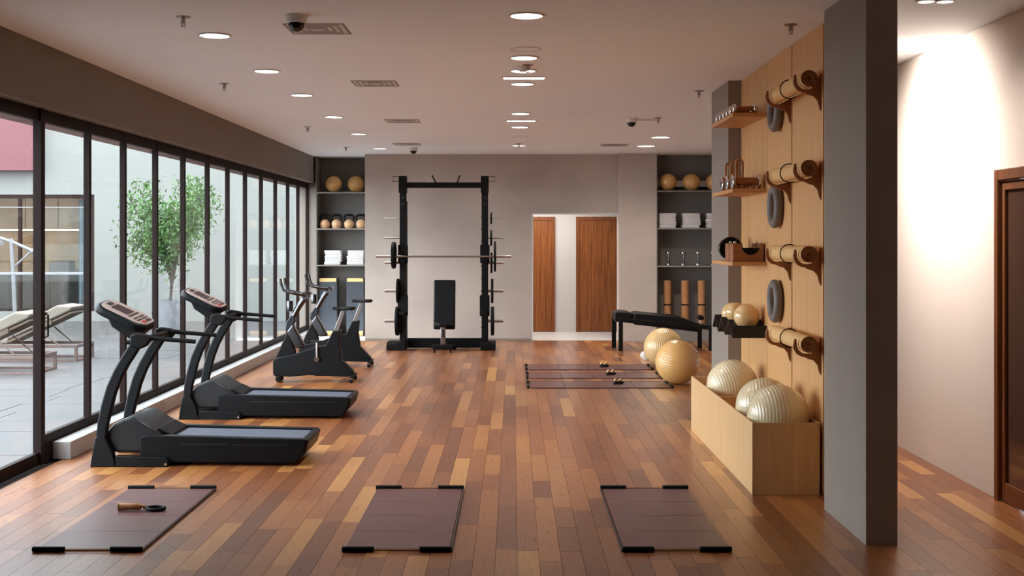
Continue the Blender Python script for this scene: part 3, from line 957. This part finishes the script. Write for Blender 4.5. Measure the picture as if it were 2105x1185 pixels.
B(.012, .438, 0, .012, 0, .48).build('end_panel', M['boxwood'], BX, bevel=.001)
B(.012, .438, 2.768, 2.78, 0, .48).build('end_panel', M['boxwood'], BX, bevel=.001)
B(.012, .438, 1.47, 1.485, .28, .465).build('divider', M['boxwood'], BX)
B(.012, .438, .012, 2.768, .25, .265).build('bottom_panel', M['boxwood'], BX)
gb = 'pale ribbed balls in the plywood box'
R_ = .2105
rib_ball('exercise_ball', M['ballpale'], R_, (1.815, 8.335, .495), (0, PI/2, .12), 'pale ribbed ball nearest the viewer in the plywood box', gb, 28)
rib_ball('exercise_ball', M['ballpale'], R_, (1.815, 8.765, .495), (0, PI/2, -.1), 'pale ribbed ball in the middle of the plywood box', gb, 28)
rib_ball('exercise_ball', M['ballpale'], R_, (1.815, 10.08, .495), (0, PI/2-.15, .3), 'pale ribbed ball alone at the far end of the plywood box', gb, 28)

# ------------------------------------------------------------------ FOLDING FLOOR MATS
def floor_mat(loc, rz, label, group, side=1):
    F = thing('exercise_mat', label, 'exercise mat', loc, rz, group)
    w, L = .575, 1.67
    n = 4
    y0 = .035
    pl = (L-.07)/n
    for i in range(n):
        B(.0, w, y0+i*pl+.0015, y0+(i+1)*pl-.0015, 0, .012).build('panel', M['mat'], F, bevel=.0025)
    x = w+.006 if side > 0 else -.014
    B(x, x+.008, .02, L-.02, 0, .014).build('edge_cord', M['mattrim'], F, bevel=.002)
    for y in (.012, L-.012):
        MB().tube([(0.0, y, .012), (w, y, .012)], .004, 8).build('end_rod', M['brass'], F)
        for a, b_ in ((-.012, .165), (w-.165, w+.012)):
            MB().lathe([(.010, a), (.0155, a+.004), (.0155, b_-.004), (.010, b_)], 12, (0, y, .0155), 'x').build('grip', M['grip'], F)
    return F
gf = 'rose brown mats in the foreground'
floor_mat((-2.603, 6.6, 0), 0, 'rose brown folding mat at the lower left with a wooden handle lying on it', gf)
floor_mat((-.921, 6.6, 0), 0, 'rose brown folding mat in the middle foreground, empty', gf)
floor_mat((.602, 6.6, 0), 0, 'rose brown folding mat at the lower right in front of the plywood box', gf, -1)
gf = 'rose brown mats lying crosswise by the honey ball'
for y, lb in ((13.88, 'crosswise rose brown mat nearest the viewer, its right end touching the honey ball'), (14.85, 'crosswise rose brown mat in the middle of the three'), (15.82, 'crosswise rose brown mat farthest from the viewer of the three')):
    floor_mat((.16+1.67, y, 0), PI/2, lb, gf)
bpy.data.objects  # (mat local y runs along -x of the room here)

H = thing('pull_handle', 'tan wooden handle with a black loop lying on the lower left mat', 'exercise handle', (-2.46, 7.58, .014), -.04)
MB().lathe([(.012, 0), (.021, .006), (.023, .02), (.020, .07), (.022, .13), (.014, .145), (.010, .17)], 18, (0, 0, .022), 'x').build('handle_grip', M['copperwood'], H)
MB().lathe([(.016, -.004), (.024, 0), (.024, .008), (.016, .012)], 18, (0, 0, .022), 'x').build('end_cap', M['brass'], H)
MB().tube([(.165+.016*math.cos(a), 0+.02*math.sin(a), .012) for a in [2*PI*k/12 for k in range(12)]], .004, 6, closed=True).build('ring', M['steel'], H)
MB().tube([(.235+.055*math.cos(a), .030*math.sin(a), .012+.004*math.sin(a)) for a in [2*PI*k/20 for k in range(20)]], .011, 8, closed=True).build('loop', M['grip'], H)

def grip_pair(loc, label):
    G = thing('hand_bell', label, 'hand weight', loc, .2, group='small hand weights on the crosswise mats')
    for s in (-1, 1):
        MB().ball((s*.030, 0, .045), .022, 16, 10).build('head', M['brass'], G)
        MB().lathe([(.026, 0), (.028, .008), (.022, .026), (.010, .030)], 16, (s*.030, 0, 0)).build('foot', M['grip'], G)
    MB().tube([(-.03, 0, .02), (.03, 0, .02), (.075, .02, .016)], .009, 8).build('handle', M['grip'], G)
    return G
g1 = grip_pair((1.222, 14.2, .0125), 'small brass headed hand weight on the nearest crosswise mat')
dup(g1, (1.21, 15.15, .0125), label='small brass headed hand weight on the middle crosswise mat')
dup(g1, (1.20, 16.1, .0125), label='small brass headed hand weight on the farthest crosswise mat')

# ------------------------------------------------------------------ OAK WALL FITTINGS
# brackets & rolled mats
mat_z = (2.769, 2.173, 1.60, 1.0)
names = ('top', 'second highest', 'third highest', 'lowest')
XR, RR = 1.962, .062
def bracket(y, z, label):
    b = MB()
    pts = []
    for k in range(13):      # inner cradle, from outer tip round under the roll
        a = PI*1.0+PI*k/12*.92
        pts.append((XR+(RR+.003)*math.cos(a), z+(RR+.003)*math.sin(a)))
    outer = [(2.06, z+.05), (2.06, z-.21), (2.047, z-.19), (2.035, z-.14), (2.01, z-.11), (1.97, z-.098)]
    for k in range(7):
        a = PI*1.5-PI/2*k/6
        outer.append((XR-.012+(RR+.016)*math.cos(a), z-.008+(RR+.016)*math.sin(a)))
    outer.append((XR-RR-.02, z+.035)); outer.append((XR-RR-.006, z+.035))
    b.prism([(p[0], p[1]) for p in pts]+outer, 'y', y-.011, y+.011)
    ob = b.build('wall_bracket', M['bracket'], loc=(0, 0, 0), bevel=.003)
    # origin at the wall plate
    o3 = Vector((2.06, y, z-.21))
    ob.data.transform(Matrix.Translation(-o3))
    ob.location = o3
    return tag(ob, label, 'bracket', 'hooked brackets carrying the rolled mats')
def roll(y0, y1, z, label):
    R = thing('rolled_mat', label, 'rolled mat', (XR, y0, z), 0, 'rolled mats on the oak wall')
    # outer skin as a spiral sheet
    sp = []
    turns = 4.2
    n = 110
    for i in range(n+1):
        t_ = i/n
        a = -turns*2*PI*t_
        r = .010+(RR-.010-.003)*t_
        sp.append((r, a))
    th = .0078
    outer = [((r+th/2)*math.cos(a), (r+th/2)*math.sin(a)) for r, a in sp]
    inner = [((r-th/2)*math.cos(a), (r-th/2)*math.sin(a)) for r, a in sp]
    m_ = MB()
    vo0 = [m_.bm.verts.new((p[0], 0, p[1])) for p in outer]; vi0 = [m_.bm.verts.new((p[0], 0, p[1])) for p in inner]
    vo1 = [m_.bm.verts.new((p[0], y1-y0, p[1])) for p in outer]; vi1 = [m_.bm.verts.new((p[0], y1-y0, p[1])) for p in inner]
    F_ = m_.bm.faces.new
    for i in range(n):
        F_((vo0[i], vo0[i+1], vo1[i+1], vo1[i])); F_((vi0[i+1], vi0[i], vi1[i], vi1[i+1]))
        F_((vo0[i+1], vo0[i], vi0[i], vi0[i+1])); F_((vo1[i], vo1[i+1], vi1[i+1], vi1[i]))
    F_((vo0[0], vo1[0], vi1[0], vi0[0])); F_((vo0[n], vi0[n], vi1[n], vo1[n]))
    m_.build('foam_sheet', M['matroll'], R)
    # dark core visible at the end
    cr = MB(); cr.lathe([(RR-.014, .012), (RR-.014, y1-y0-.012)], 24, (0, 0, 0), 'y'); 
    cr.build('inner_core', M['matdark'], R)
    fc = MB()
    fi = [((r-th/2+.0005)*math.cos(a), (r-th/2+.0005)*math.sin(a)) for r, a in sp]
    fo = [((r+th/2-.0012)*math.cos(a), (r+th/2-.0012)*math.sin(a)) for r, a in sp]
    A_ = [fc.bm.verts.new((p[0], -.0012, p[1])) for p in fo]; B_ = [fc.bm.verts.new((p[0], -.0012, p[1])) for p in fi]
    C_ = [fc.bm.verts.new((p[0], .0, p[1])) for p in fo]; D_ = [fc.bm.verts.new((p[0], .0, p[1])) for p in fi]
    for i in range(n):
        fc.bm.faces.new((A_[i+1], A_[i], B_[i], B_[i+1])); fc.bm.faces.new((A_[i], A_[i+1], C_[i+1], C_[i])); fc.bm.faces.new((B_[i+1], B_[i], D_[i], D_[i+1]))
    fc.build('cut_edge', M['matdark'], R)
    st = MB(); ym = (y1-y0)*.53
    st.tube([((RR+.004)*math.cos(a), ym, (RR+.004)*math.sin(a)) for a in [2*PI*k/32 for k in range(32)]], .004, 6, closed=True)
    st.build('strap', M['grip'], R)
    return R
r0 = None
for z, nm in zip(mat_z, names):
    lb = 'tan rolled mat on the oak wall, %s of the four' % nm
    if r0 is None:
        r0 = roll(8.07, 9.15, z, lb)
    else:
        dup(r0, (XR, 8.07, z), label=lb)
    bracket(8.14, z, 'brown hooked bracket under the near end of the %s rolled mat' % nm)
    bracket(9.03, z, 'brown hooked bracket under the far end of the %s rolled mat' % nm)
for z, nm in ((2.70, 'highest, partly behind the top rolled mat'), (1.955, 'middle one of the three'), (1.224, 'lowest one of the three')):
    rg = MB()
    rg.tube([(0, .132*math.cos(a), .132*math.sin(a)) for a in [2*PI*k/40 for k in range(40)]], .036, 14, closed=True)
    ob = rg.build('foam_ring', M['ring'], loc=(2.022, 9.40, z))
    tag(ob, 'grey foam ring hanging on the oak wall, %s' % nm, 'exercise ring', 'grey rings on the oak wall')
    pg = MB(); pg.tube([(2.06, 9.40, z+.09), (1.99, 9.40, z+.092)], .006, 8)
    tag(pg.build('wall_peg', M['bracket']), 'small brown peg holding the grey ring, %s' % nm, 'peg', 'pegs for the grey rings')

# shelves
def shelf(z, nm):
    s_ = B(-.14, .14, -.5, .5, -.032, 0).build('wall_shelf', M['oakshelf'], loc=(1.92, 10.38, z), bevel=.002)
    return tag(s_, nm, 'shelf', 'oak shelves on the panelled wall')
shelf(2.732, 'oak wall shelf highest up, carrying the row of dumbbells')
shelf(2.115, 'oak wall shelf with bent wood grips and silver discs')
shelf(1.518, 'oak wall shelf with the notched walnut blocks')
# dumbbells on the top shelf, lying along x
def bar_bell(loc, label, r, L, hm, em, group, rot=(0, 0, 0)):
    D = thing('dumbbell', label, 'dumbbell', loc, 0, group)
    D.rotation_euler = rot
    MB().lathe([(r*.5, .02), (r*.55, L/2), (r*.5, L-.02)], 14, (0, 0, 0), 'x').build('handle', hm, D)
    for x in (0, L-.03):
        MB().lathe([(r*.82, x), (r, x+.006), (r, x+.024), (r*.82, x+.03)], 18, (0, 0, 0), 'x').build('head', em, D)
    return D
od = ['nearest', 'second', 'third', 'fourth', 'fifth', 'farthest']
g = None
for i in range(6):
    lb = 'silver ended dumbbell on the highest oak shelf, %s from the viewer' % od[i]
    loc = (1.79, 9.93+i*.165, 2.732+.0385)
    if g is None:
        g = bar_bell(loc, lb, .038, .20, M['walnut'], M['chrome'], 'dumbbells on the highest oak shelf')
    else:
        dup(g, loc, label=lb)
# second shelf: discs + bent wood grips
g = None
for i in range(3):
    lb = 'silver ended hand weight on the second oak shelf, %s' % ('nearest the viewer', 'in the middle', 'farthest from the viewer')[i]
    loc = (1.79, 9.98+i*.25, 2.115+.0625)
    if g is None:
        g = bar_bell(loc, lb, .062, .24, M['walnut'], M['chrome'], 'hand weights on the second oak shelf')
    else:
        dup(g, loc, label=lb)
g = None
for i, (x, y) in enumerate(((1.88, 10.11), (1.88, 10.36), (1.88, 10.60))):
    lb = 'tall bent wood loop grip on the second oak shelf, %s' % ('nearest the viewer', 'the middle one', 'farthest from the viewer')[i]
    if g is None:
        g = thing('wooden_grip', lb, 'exercise grip', (x, y, 2.115), 0, 'bent wood grips on the second oak shelf')
        pts = [(-.026, 0, .01), (-.026, 0, .12), (-.028, 0, .20)]+[(-.028*math.cos(a), 0, .22+.03*math.sin(a)) for a in [PI*k/8 for k in range(1, 8)]]+[(.028, 0, .20), (.026, 0, .12), (.026, 0, .01)]
        MB().tube(pts, .0105, 10).build('loop', M['copperwood'], g)
        B(-.04, .04, -.03, .03, 0, .02).build('foot', M['walnut'], g, bevel=.004)
    else:
        dup(g, (x, y, 2.115), label=lb)
# third shelf: notched blocks and a wheel
def notched(loc, label):
    K = thing('notched_block', label, 'exercise block', loc, 0, 'notched walnut blocks on the third oak shelf')
    pts = [(0, 0), (.25, 0), (.25, .15), (.225, .15)]
    for k in range(17):
        a = -PI*k/16
        pts.append((.145+.08*math.cos(a), .15+.095*math.sin(a)))
    pts += [(.065, .15), (0, .15)]
    MB().prism(pts, 'y', 0, .17).build('block', M['walnut'], K, bevel=.003)
    arc = [(.145+.0795*math.cos(-PI*k/16), .15+.0945*math.sin(-PI*k/16)) for k in range(17)]
    arc = [p for p in arc if p[1] < .125]
    MB().prism(arc, 'y', .002, .168).build('pad', M['grip'], K)
    for x in (.02, .235):
        MB().ball((x, .03, .158), .012, 12, 8).build('stud', M['chrome'], K)
    return K
n1 = notched((1.795, 9.93, 1.518), 'walnut block with a round padded notch, nearer one on the third oak shelf')
dup(n1, (1.795, 10.13, 1.518), label='walnut block with a round padded notch, directly behind the front one')
wl = thing('roller_wheel', 'dark exercise wheel with a silver rim behind the walnut blocks', 'exercise wheel', (1.89, 10.6, 1.518+.105))
MB().lathe([(.02, -.04), (.03, -.045), (.095, -.05), (.098, 0), (.095, .05), (.03, .045)], 32, (0, 0, 0), 'y').build('wheel', M['grip'], wl)
MB().tube([(.1*math.cos(a), -.045, .1*math.sin(a)) for a in [2*PI*k/40 for k in range(40)]], .0035, 6, closed=True).build('rim', M['dkchrome'], wl)
# zigzag ball rack
zr = thing('ball_rack', 'dark folded metal ball rack fixed to the oak wall below the shelves', 'ball rack', (1.78, 9.88, .90))
zz = [(0, .0), (.04, .0), (.20, .125), (.345, .0), (.37, .0), (.53, .125), (.68, .0), (.705, .0), (.865, .125), (.98, .02)]
th = .008
pts = zz+[(y, z+th*1.6) for y, z in zz[::-1]]
MB().prism(pts, 'x', 0, .278).build('folded_sheet', M['slate'] if False else M['graphite'], zr, smooth=False)
B(.0, .28, -.006, .0, 0, .10).build('front_lip', M['graphite'], zr)
gb2 = 'small balls on the dark folded rack'
def sball(r, loc, m, lb, grp):
    return tag(MB().ball((0, 0, 0), r, 40, 24).build('small_ball', m, loc=loc), lb, 'ball', grp)
sball(.106, (1.925, 10.035, .90+.165+.0), M['ballskin'], 'tan ball nearest the viewer on the dark folded rack', gb2)
sball(.085, (1.875, 10.26, .90+.155+.03), M['ballskin'], 'smallest tan ball in the middle of the dark folded rack', gb2)
sball(.100, (1.91, 10.57, .90+.155), M['ballskin'], 'tan ball farthest back on the dark folded rack', gb2)

# ------------------------------------------------------------------ SHELVING UNITS (back)
def shelving(name_lab, x0, x1, y0, y1, plinth, side_m, back_m):
    S = thing('shelving_unit', name_lab, 'shelving', (x0, y0, 0))
    W = x1-x0; D = y1-y0
    B(0, .018, 0, D, 0, CH-.004).build('side_panel', side_m, S, smooth=False)
    B(W-.018, W, 0, D, 0, CH-.004).build('side_panel', side_m, S, smooth=False)
    B(.018, W-.018, D-.015, D, 0, CH-.004).build('back_panel', back_m, S, smooth=False)
    for z in (2.523, 1.893, 1.263):
        B(.018, W-.018, 0, D-.015, z-.022, z).build('shelf', M['shelfgrey'], S, smooth=False)
    B(.018, W-.018, 0, D-.015, 0, plinth).build('plinth', M['shelfgrey'], S, smooth=False)
    return S
shelving('dark built in shelving in the left rear corner by the windows', -3.41, -2.402, 21.0, 21.49, .03, M['niche'], M['niche'])
shelving('dark built in shelving at the right end of the back wall', 2.396, 3.69, 20.32, 20.775, .19, M['niche'], M['niche'])

def towel_mesh(seed):
    random.seed(seed)
    w, d = .145, .11
    m_ = MB()
    for z0, dx in ((0, 0), (.0242, random.uniform(-.006, .006))):
        q = MB().box(-w+dx, w+dx, -d, d, z0, z0+.0248)
        bmesh.ops.bevel(q.bm, geom=list(q.bm.edges), offset=.0105, segments=3, affect='EDGES', profile=.5)
        tmp = bpy.data.meshes.new('tmp'); q.bm.to_mesh(tmp); q.bm.free()
        m_.bm.from_mesh(tmp); bpy.data.meshes.remove(tmp)
    return m_.mesh('towel', M['towel'])
tow = [towel_mesh(s) for s in (1, 2)]
def towels(x, y, z, n, where, mirror=False):
    pos = ['bottom', 'second from the bottom', 'middle', 'second from the top', 'top']
    for k in range(n):
        o_ = bpy.data.objects.new('folded_towel', tow[k % 2])
        COL.objects.link(o_)
        s_ = 1.0-random.random()*.05
        o_.location = (x+random.uniform(-.014, .014), y+random.uniform(-.004, .004), z+.002+k*.0495)
        o_.rotation_euler = (0, 0, random.uniform(-.05, .05)+(PI if k % 2 == 1 else 0))
        o_.scale = (s_, 1, 1)
        tag(o_, 'white towel, %s of stack %s' % (pos[k], where), 'towel', 'folded white towels on the shelves')
def at(px, Y):
    return (px-1055)*Y/2500
# left unit
YL = 21.2
for px, lb in ((686, 'left'), (731.5, 'right')):
    sball(.145, (at(px, 21.22), 21.22, 2.523+.145), M['ballorange'], 'honey coloured ball on the top left hand shelf, the %s one' % lb, 'balls on the top shelf of the left unit')
def kettle(loc, label):
    K = thing('kettlebell', label, 'kettlebell', loc, .0, 'kettlebells on the left shelving unit')
    MB().lathe([(0, 0), (.055, 0), (.075, .02), (.088, .06), (.086, .10), (.065, .135), (.04, .155), (0, .16)], 24).build('body', M['ktan'], K)
    pts = [(-.062, 0, .125), (-.082, 0, .175), (-.075, 0, .215), (-.045, 0, .235), (.045, 0, .235), (.075, 0, .215), (.082, 0, .175), (.062, 0, .125)]
    MB().tube(pts, [.016, .017, .019, .020, .020, .019, .017, .016], 10).build('handle', M['grip'], K)
    return K
k0 = None
for px, lb in ((668, 'first from the window'), (692, 'second from the window'), (717.6, 'third from the window'), (742, 'half hidden behind the wall edge')):
    loc = (at(px, 21.15), 21.15, 1.893)
    lab = 'tan kettlebell with a black handle, %s' % lb
    if k0 is None:
        k0 = kettle(loc, lab)
    else:
        dup(k0, loc, label=lab)
towels(at(686, 21.15), 21.15, 1.263, 5, 'nearest the window')
towels(at(732, 21.15), 21.15, 1.263, 5, 'beside the back wall edge, left unit')
for px0, px1, lb in ((655, 695, 'left one, nearer the window'), (712, 750, 'right one, against the back wall edge')):
    x0, x1 = at(px0, 21.1), at(px1, 21.1)
    S = thing('exercise_board', 'upright slate blue exercise board with cream end bands, %s' % lb, 'exercise board', (x0, 21.1, .03), 0, 'slate blue boards under the left shelves')
    w_ = x1-x0
    B(0, w_-.02, 0, .12, .085, .94).build('board', M['slate'], S, bevel=.004)
    B(.01, w_-.03, -.004, .12, .94, 1.0).build('end_band', M['ktan'] if False else M['matroll'], S, bevel=.004)
    B(.01, w_-.03, -.004, .12, .0, .085).build('end_band', M['matroll'], S, bevel=.004)
    B(w_-.02, w_, .005, .115, 0, 1.01).build('edge_strip', M['blackmatte'], S, bevel=.002)
# right unit
YR = 20.5
for px, lb in ((1373, 'leftmost'), (1421, 'middle'), (1469, 'rightmost, half hidden by the pier')):
    sball(.147, (at(px, 20.52), 20.52, 2.523+.147), M['ballorange'], 'honey ball on the top shelf right of the doors, %s' % lb, 'balls on the top shelf of the right unit')
towels(at(1371, 20.5), 20.5, 1.893, 5, 'leftmost on the right unit')
towels(at(1420, 20.5), 20.5, 1.893, 5, 'in the middle of the right unit')
towels(at(1469, 20.5), 20.5, 1.893, 5, 'rightmost on the right unit, by the pier')
k0 = None
for px, lb in ((1374.5, 'first'), (1405, 'second'), (1435.5, 'third'), (1466, 'fourth')):
    lab = 'dumbbell standing on end on the right unit, %s from the left' % lb
    loc = (at(px, 20.45), 20.45, 1.263)
    if k0 is None:
        k0 = thing('dumbbell', lab, 'dumbbell', loc, 0, 'upright dumbbells on the right unit')
        MB().lathe([(.045, 0), (.052, .005), (.052, .032), (.045, .038)], 18).build('head', M['steel'], k0)
        MB().lathe([(.045, .20), (.052, .205), (.052, .232), (.045, .238)], 18).build('head', M['steel'], k0)
        MB().lathe([(.014, .038), (.017, .12), (.014, .20)], 14).build('handle', M['dkchrome'], k0)
    else:
        dup(k0, loc, label=lab)
k0 = None
for px, lb in ((1372, 'leftmost'), (1408, 'middle'), (1442, 'rightmost')):
    lab = 'upright tan mat roll on the floor of the right unit, %s' % lb
    loc = (at(px, 20.5), 20.5, .19)
    if k0 is None:
        k0 = thing('rolled_mat', lab, 'rolled mat', loc, 0, 'upright mat rolls in the right unit')
        MB().lathe([(.035, .82-.01), (.035, .0), (.062, .0), (.062, .82), (.035, .82)], 28).build('foam_sheet', M['cork'], k0)
        MB().lathe([(.064, .40), (.064, .425)], 28).build('strap', M['grip'], k0)
    else:
        dup(k0, loc, label=lab)

# ------------------------------------------------------------------ CEILING FITTINGS
def cy(py):
    return 3600/(493-py)
def downlight(x, y, r, label, grp):
    D = thing('downlight', label, 'ceiling light', (x, y, CH), 0, grp)
    n = 36
    t_ = MB()
    t_.tube([((r+.008)*math.cos(a), (r+.008)*math.sin(a), -.003) for a in [2*PI*k/n for k in range(n)]], .008, 6, closed=True)
    t_.build('trim_ring', M['vent'], D)
    MB().lathe([(0, -.001), (r, -.001), (r, -.006), (0, -.006)], n).build('lamp_disc', M['lamp'], D)
    return D
LIGHTS = []
for i, py in enumerate((72, 145.5, 195, 240, 275, 305)):
    LIGHTS.append((-2.1, cy(py), .10))
    downlight(-2.1, cy(py), .10, 'round ceiling light of the window side row, %s from the viewer' % od[i], 'downlights along the window side')
for py, lb in ((31, 'nearest of all'), (118, 'between the empty ring and the detector'), (145, 'behind the detector'), (172, 'just beyond the first long strip'), (233, 'just before the second long strip'), (261, 'just beyond the second long strip'), (299, 'last, above the passage opening')):
    LIGHTS.append((.085, cy(py), .10))
    downlight(.085, cy(py), .10, 'round ceiling light of the middle row, %s' % lb, 'downlights along the middle of the ceiling')
for x, py, lb in ((2.07, 282, 'the nearer'), (2.04, 300, 'the farther')):
    LIGHTS.append((x, cy(py), .14))
    downlight(x, cy(py), .13, 'round ceiling light over the right shelving, %s one' % lb, 'downlights at the right rear')
for x, lb in ((2.485, 'left'), (2.60, 'right')):
    downlight(x, 7.32, .045, 'small corridor ceiling spot, %s of the pair at the top edge' % lb, 'small corridor spots')
for py, w, lb in ((159.5, .36, 'nearer'), (248, .34, 'farther')):
    D = thing('strip_light', 'long thin recessed strip light in the middle row, the %s one' % lb, 'ceiling light', (.095, cy(py), CH))
    B(-w/2-.02, w/2+.02, -.07, .07, -.006, -.001).build('housing', M['vent'], D, bevel=.002)
    B(-w/2, w/2, -.045, .045, -.010, -.006).build('diffuser', M['lamp'], D)
for y, r, lb in ((cy(101), .115, 'the nearest, before the second downlight'), (cy(281), .13, 'the farthest, before the last downlight')):
    D = thing('ceiling_speaker', 'blank round ceiling speaker of the middle row, %s' % lb, 'speaker', (.09, y, CH), 0, 'blank ceiling speakers')
    MB().tube([(r*math.cos(a), r*math.sin(a), -.002) for a in [2*PI*k/36 for k in range(36)]], .004, 6, closed=True).build('rim', M['vent'], D)
    MB().lathe([(0, -.001), (r-.006, -.001), (r-.006, -.003), (0, -.003)], 32).build('grille', M['ceiling'], D)
def sprinkler(x, y, lb):
    S = thing('sprinkler', lb, 'sprinkler', (x, y, CH), 0, 'ceiling sprinklers')
    MB().lathe([(.045, 0), (.045, -.006), (.02, -.012), (.012, -.014)], 20).build('escutcheon', M['steel'], S)
    g = MB(); g.lathe([(.009, -.012), (.009, -.045)], 10); g.tube([(-.012, 0, -.02), (-.014, 0, -.045), (0, 0, -.062)], .003, 6); g.tube([(.012, 0, -.02), (.014, 0, -.045), (0, 0, -.062)], .003, 6)
    g.build('body', M['steel'], S)
    MB().lathe([(0, -.062), (.018, -.062), (.018, -.065), (0, -.065)], 14).build('deflector', M['steel'], S)
    return S
s0 = sprinkler(-2.13, 7.85, 'ceiling sprinkler nearest the viewer on the window side')
for x, y, lb in ((-2.66, 11.2, 'second ceiling sprinkler along the window side'), (-2.62, 15.5, 'third ceiling sprinkler along the window side'), (-2.6, 18.9, 'fourth and farthest ceiling sprinkler on the window side'),
                 (1.855, 8.13, 'ceiling sprinkler nearest the oak wall top'), (1.795, 11.75, 'ceiling sprinkler beside the grey pier'), (1.71, 14.35, 'ceiling sprinkler beside the right rear dome camera'),
                 (.12, 10.0, 'ceiling sprinkler in the middle row next to the detector'), (.085, 18.2, 'ceiling sprinkler in front of the last middle downlight')):
    dup(s0, (x, y, CH), label=lb)
D = thing('smoke_detector', 'pale round smoke detector between two middle row lights', 'detector', (.08, 10.12, CH))
MB().lathe([(.065, 0), (.065, -.012), (.05, -.03), (0, -.034)], 28).build('housing', M['white'], D)
MB().lathe([(.03, -.030), (.028, -.04), (0, -.042)], 20).build('sensor', M['vent'], D)
def dome(x, y, s_, lb):
    D = thing('dome_camera', lb, 'security camera', (x, y, CH), 0, 'dome security cameras')
    MB().lathe([(.073, 0), (.073, -.012), (.066, -.016), (.064, -.045), (.058, -.052), (0, -.052)], 32).build('base', M['white'], D)
    n = 10
    MB().lathe([(.05*math.cos(PI/2*k/n), -.052-.05*math.sin(PI/2*k/n)) for k in range(n+1)], 28).build('dome', M['lens'], D)
    MB().tube([(.0525*math.cos(a), 0, -.052-.054*math.sin(a)) for a in [PI*k/16 for k in range(17)]], .004, 6).build('bezel', M['white'], D)
    return D
d0 = dome(-1.39, 7.8, 1, 'white dome security camera nearest the viewer by the square vent')
dup(d0, (-1.56, 19.0, CH), label='white dome security camera far back above the squat rack')
dup(d0, (1.40, 14.4, CH), label='white dome security camera at the right rear ceiling')
cd = MB(); cd.tube([(1.46, 14.5, CH-.012), (1.70, 14.5, CH-.012)], .008, 8)
tag(cd.build('ceiling_conduit', M['vent']), 'short pale conduit from the right rear camera to the sprinkler', 'conduit')
def vent(x, y, lb):
    V = thing('ceiling_vent', lb, 'ceiling vent', (x, y, CH), 0, 'square ceiling vents')
    for k in range(4):
        a = .205-k*.045
        b_ = a-.013
        r = MB()
        # square louvre ring sloping down inwards
        zo, zi = -.0025, -.0055
        q = [(-1, -1), (1, -1), (1, 1), (-1, 1)]
        vo = [r.bm.verts.new((sx*a, sy*a, zo)) for sx, sy in q]; vi = [r.bm.verts.new((sx*b_, sy*b_, zi)) for sx, sy in q]
        vo2 = [r.bm.verts.new((sx*a, sy*a, zo+.003)) for sx, sy in q]; vi2 = [r.bm.verts.new((sx*b_, sy*b_, zi+.003)) for sx, sy in q]
        for i in range(4):
            j = (i+1) % 4
            r.bm.faces.new((vo[i], vo[j], vi[j], vi[i])); r.bm.faces.new((vo2[j], vo2[i], vi2[i], vi2[j]))
            r.bm.faces.new((vo[j], vo[i], vo2[i], vo2[j])); r.bm.faces.new((vi[i], vi[j], vi2[j], vi2[i]))
        r.build('louvre', M['louvre'], V, smooth=False)
    B(-.20, .20, -.20, .20, -.0022, -.0005).build('backing', M['ventback'], V, smooth=False)
    B(-.04, .04, -.04, .04, -.008, -.0022).build('centre_plate', M['ventback'], V, smooth=False)
    return V
v0 = vent(-1.335, 8.3, 'square ceiling vent behind the nearest dome camera')
dup(v0, (-1.27, 11.2, CH), label='square ceiling vent, second along the window side')
dup(v0, (-1.34, 14.75, CH), label='square ceiling vent, third along the window side')
dup(v0, (-1.60, 18.3, CH), label='square ceiling vent, farthest on the window side')
dup(v0, (1.54, 18.5, CH), label='square ceiling vent at the right rear')
# the light these fittings give
for x, y, r in LIGHTS:
    lamp('downlight_lamp', 'SPOT', (x, y, CH-.02), (60 if y < 8 else 105) if x < 1 else 230, (.95, .97, 1) if x < 1 else (1, .9, .78), spot_size=math.radians(105 if x < 1 else 150), spot_blend=.9, shadow_soft_size=r*.8)
for x in (2.485, 2.60):
    lamp('corridor_spot_lamp', 'SPOT', (x, 7.32, CH-.03), 14, (1, .93, .88), rot=(0, math.radians(-10), 0), spot_size=math.radians(124), spot_blend=1, shadow_soft_size=.05)
lamp('corridor_lamp', 'SPOT', (2.26, 8.95, CH-.05), 420, (1, .94, .88), rot=(0, math.radians(-42), 0), spot_size=math.radians(132), spot_blend=1, shadow_soft_size=.08)
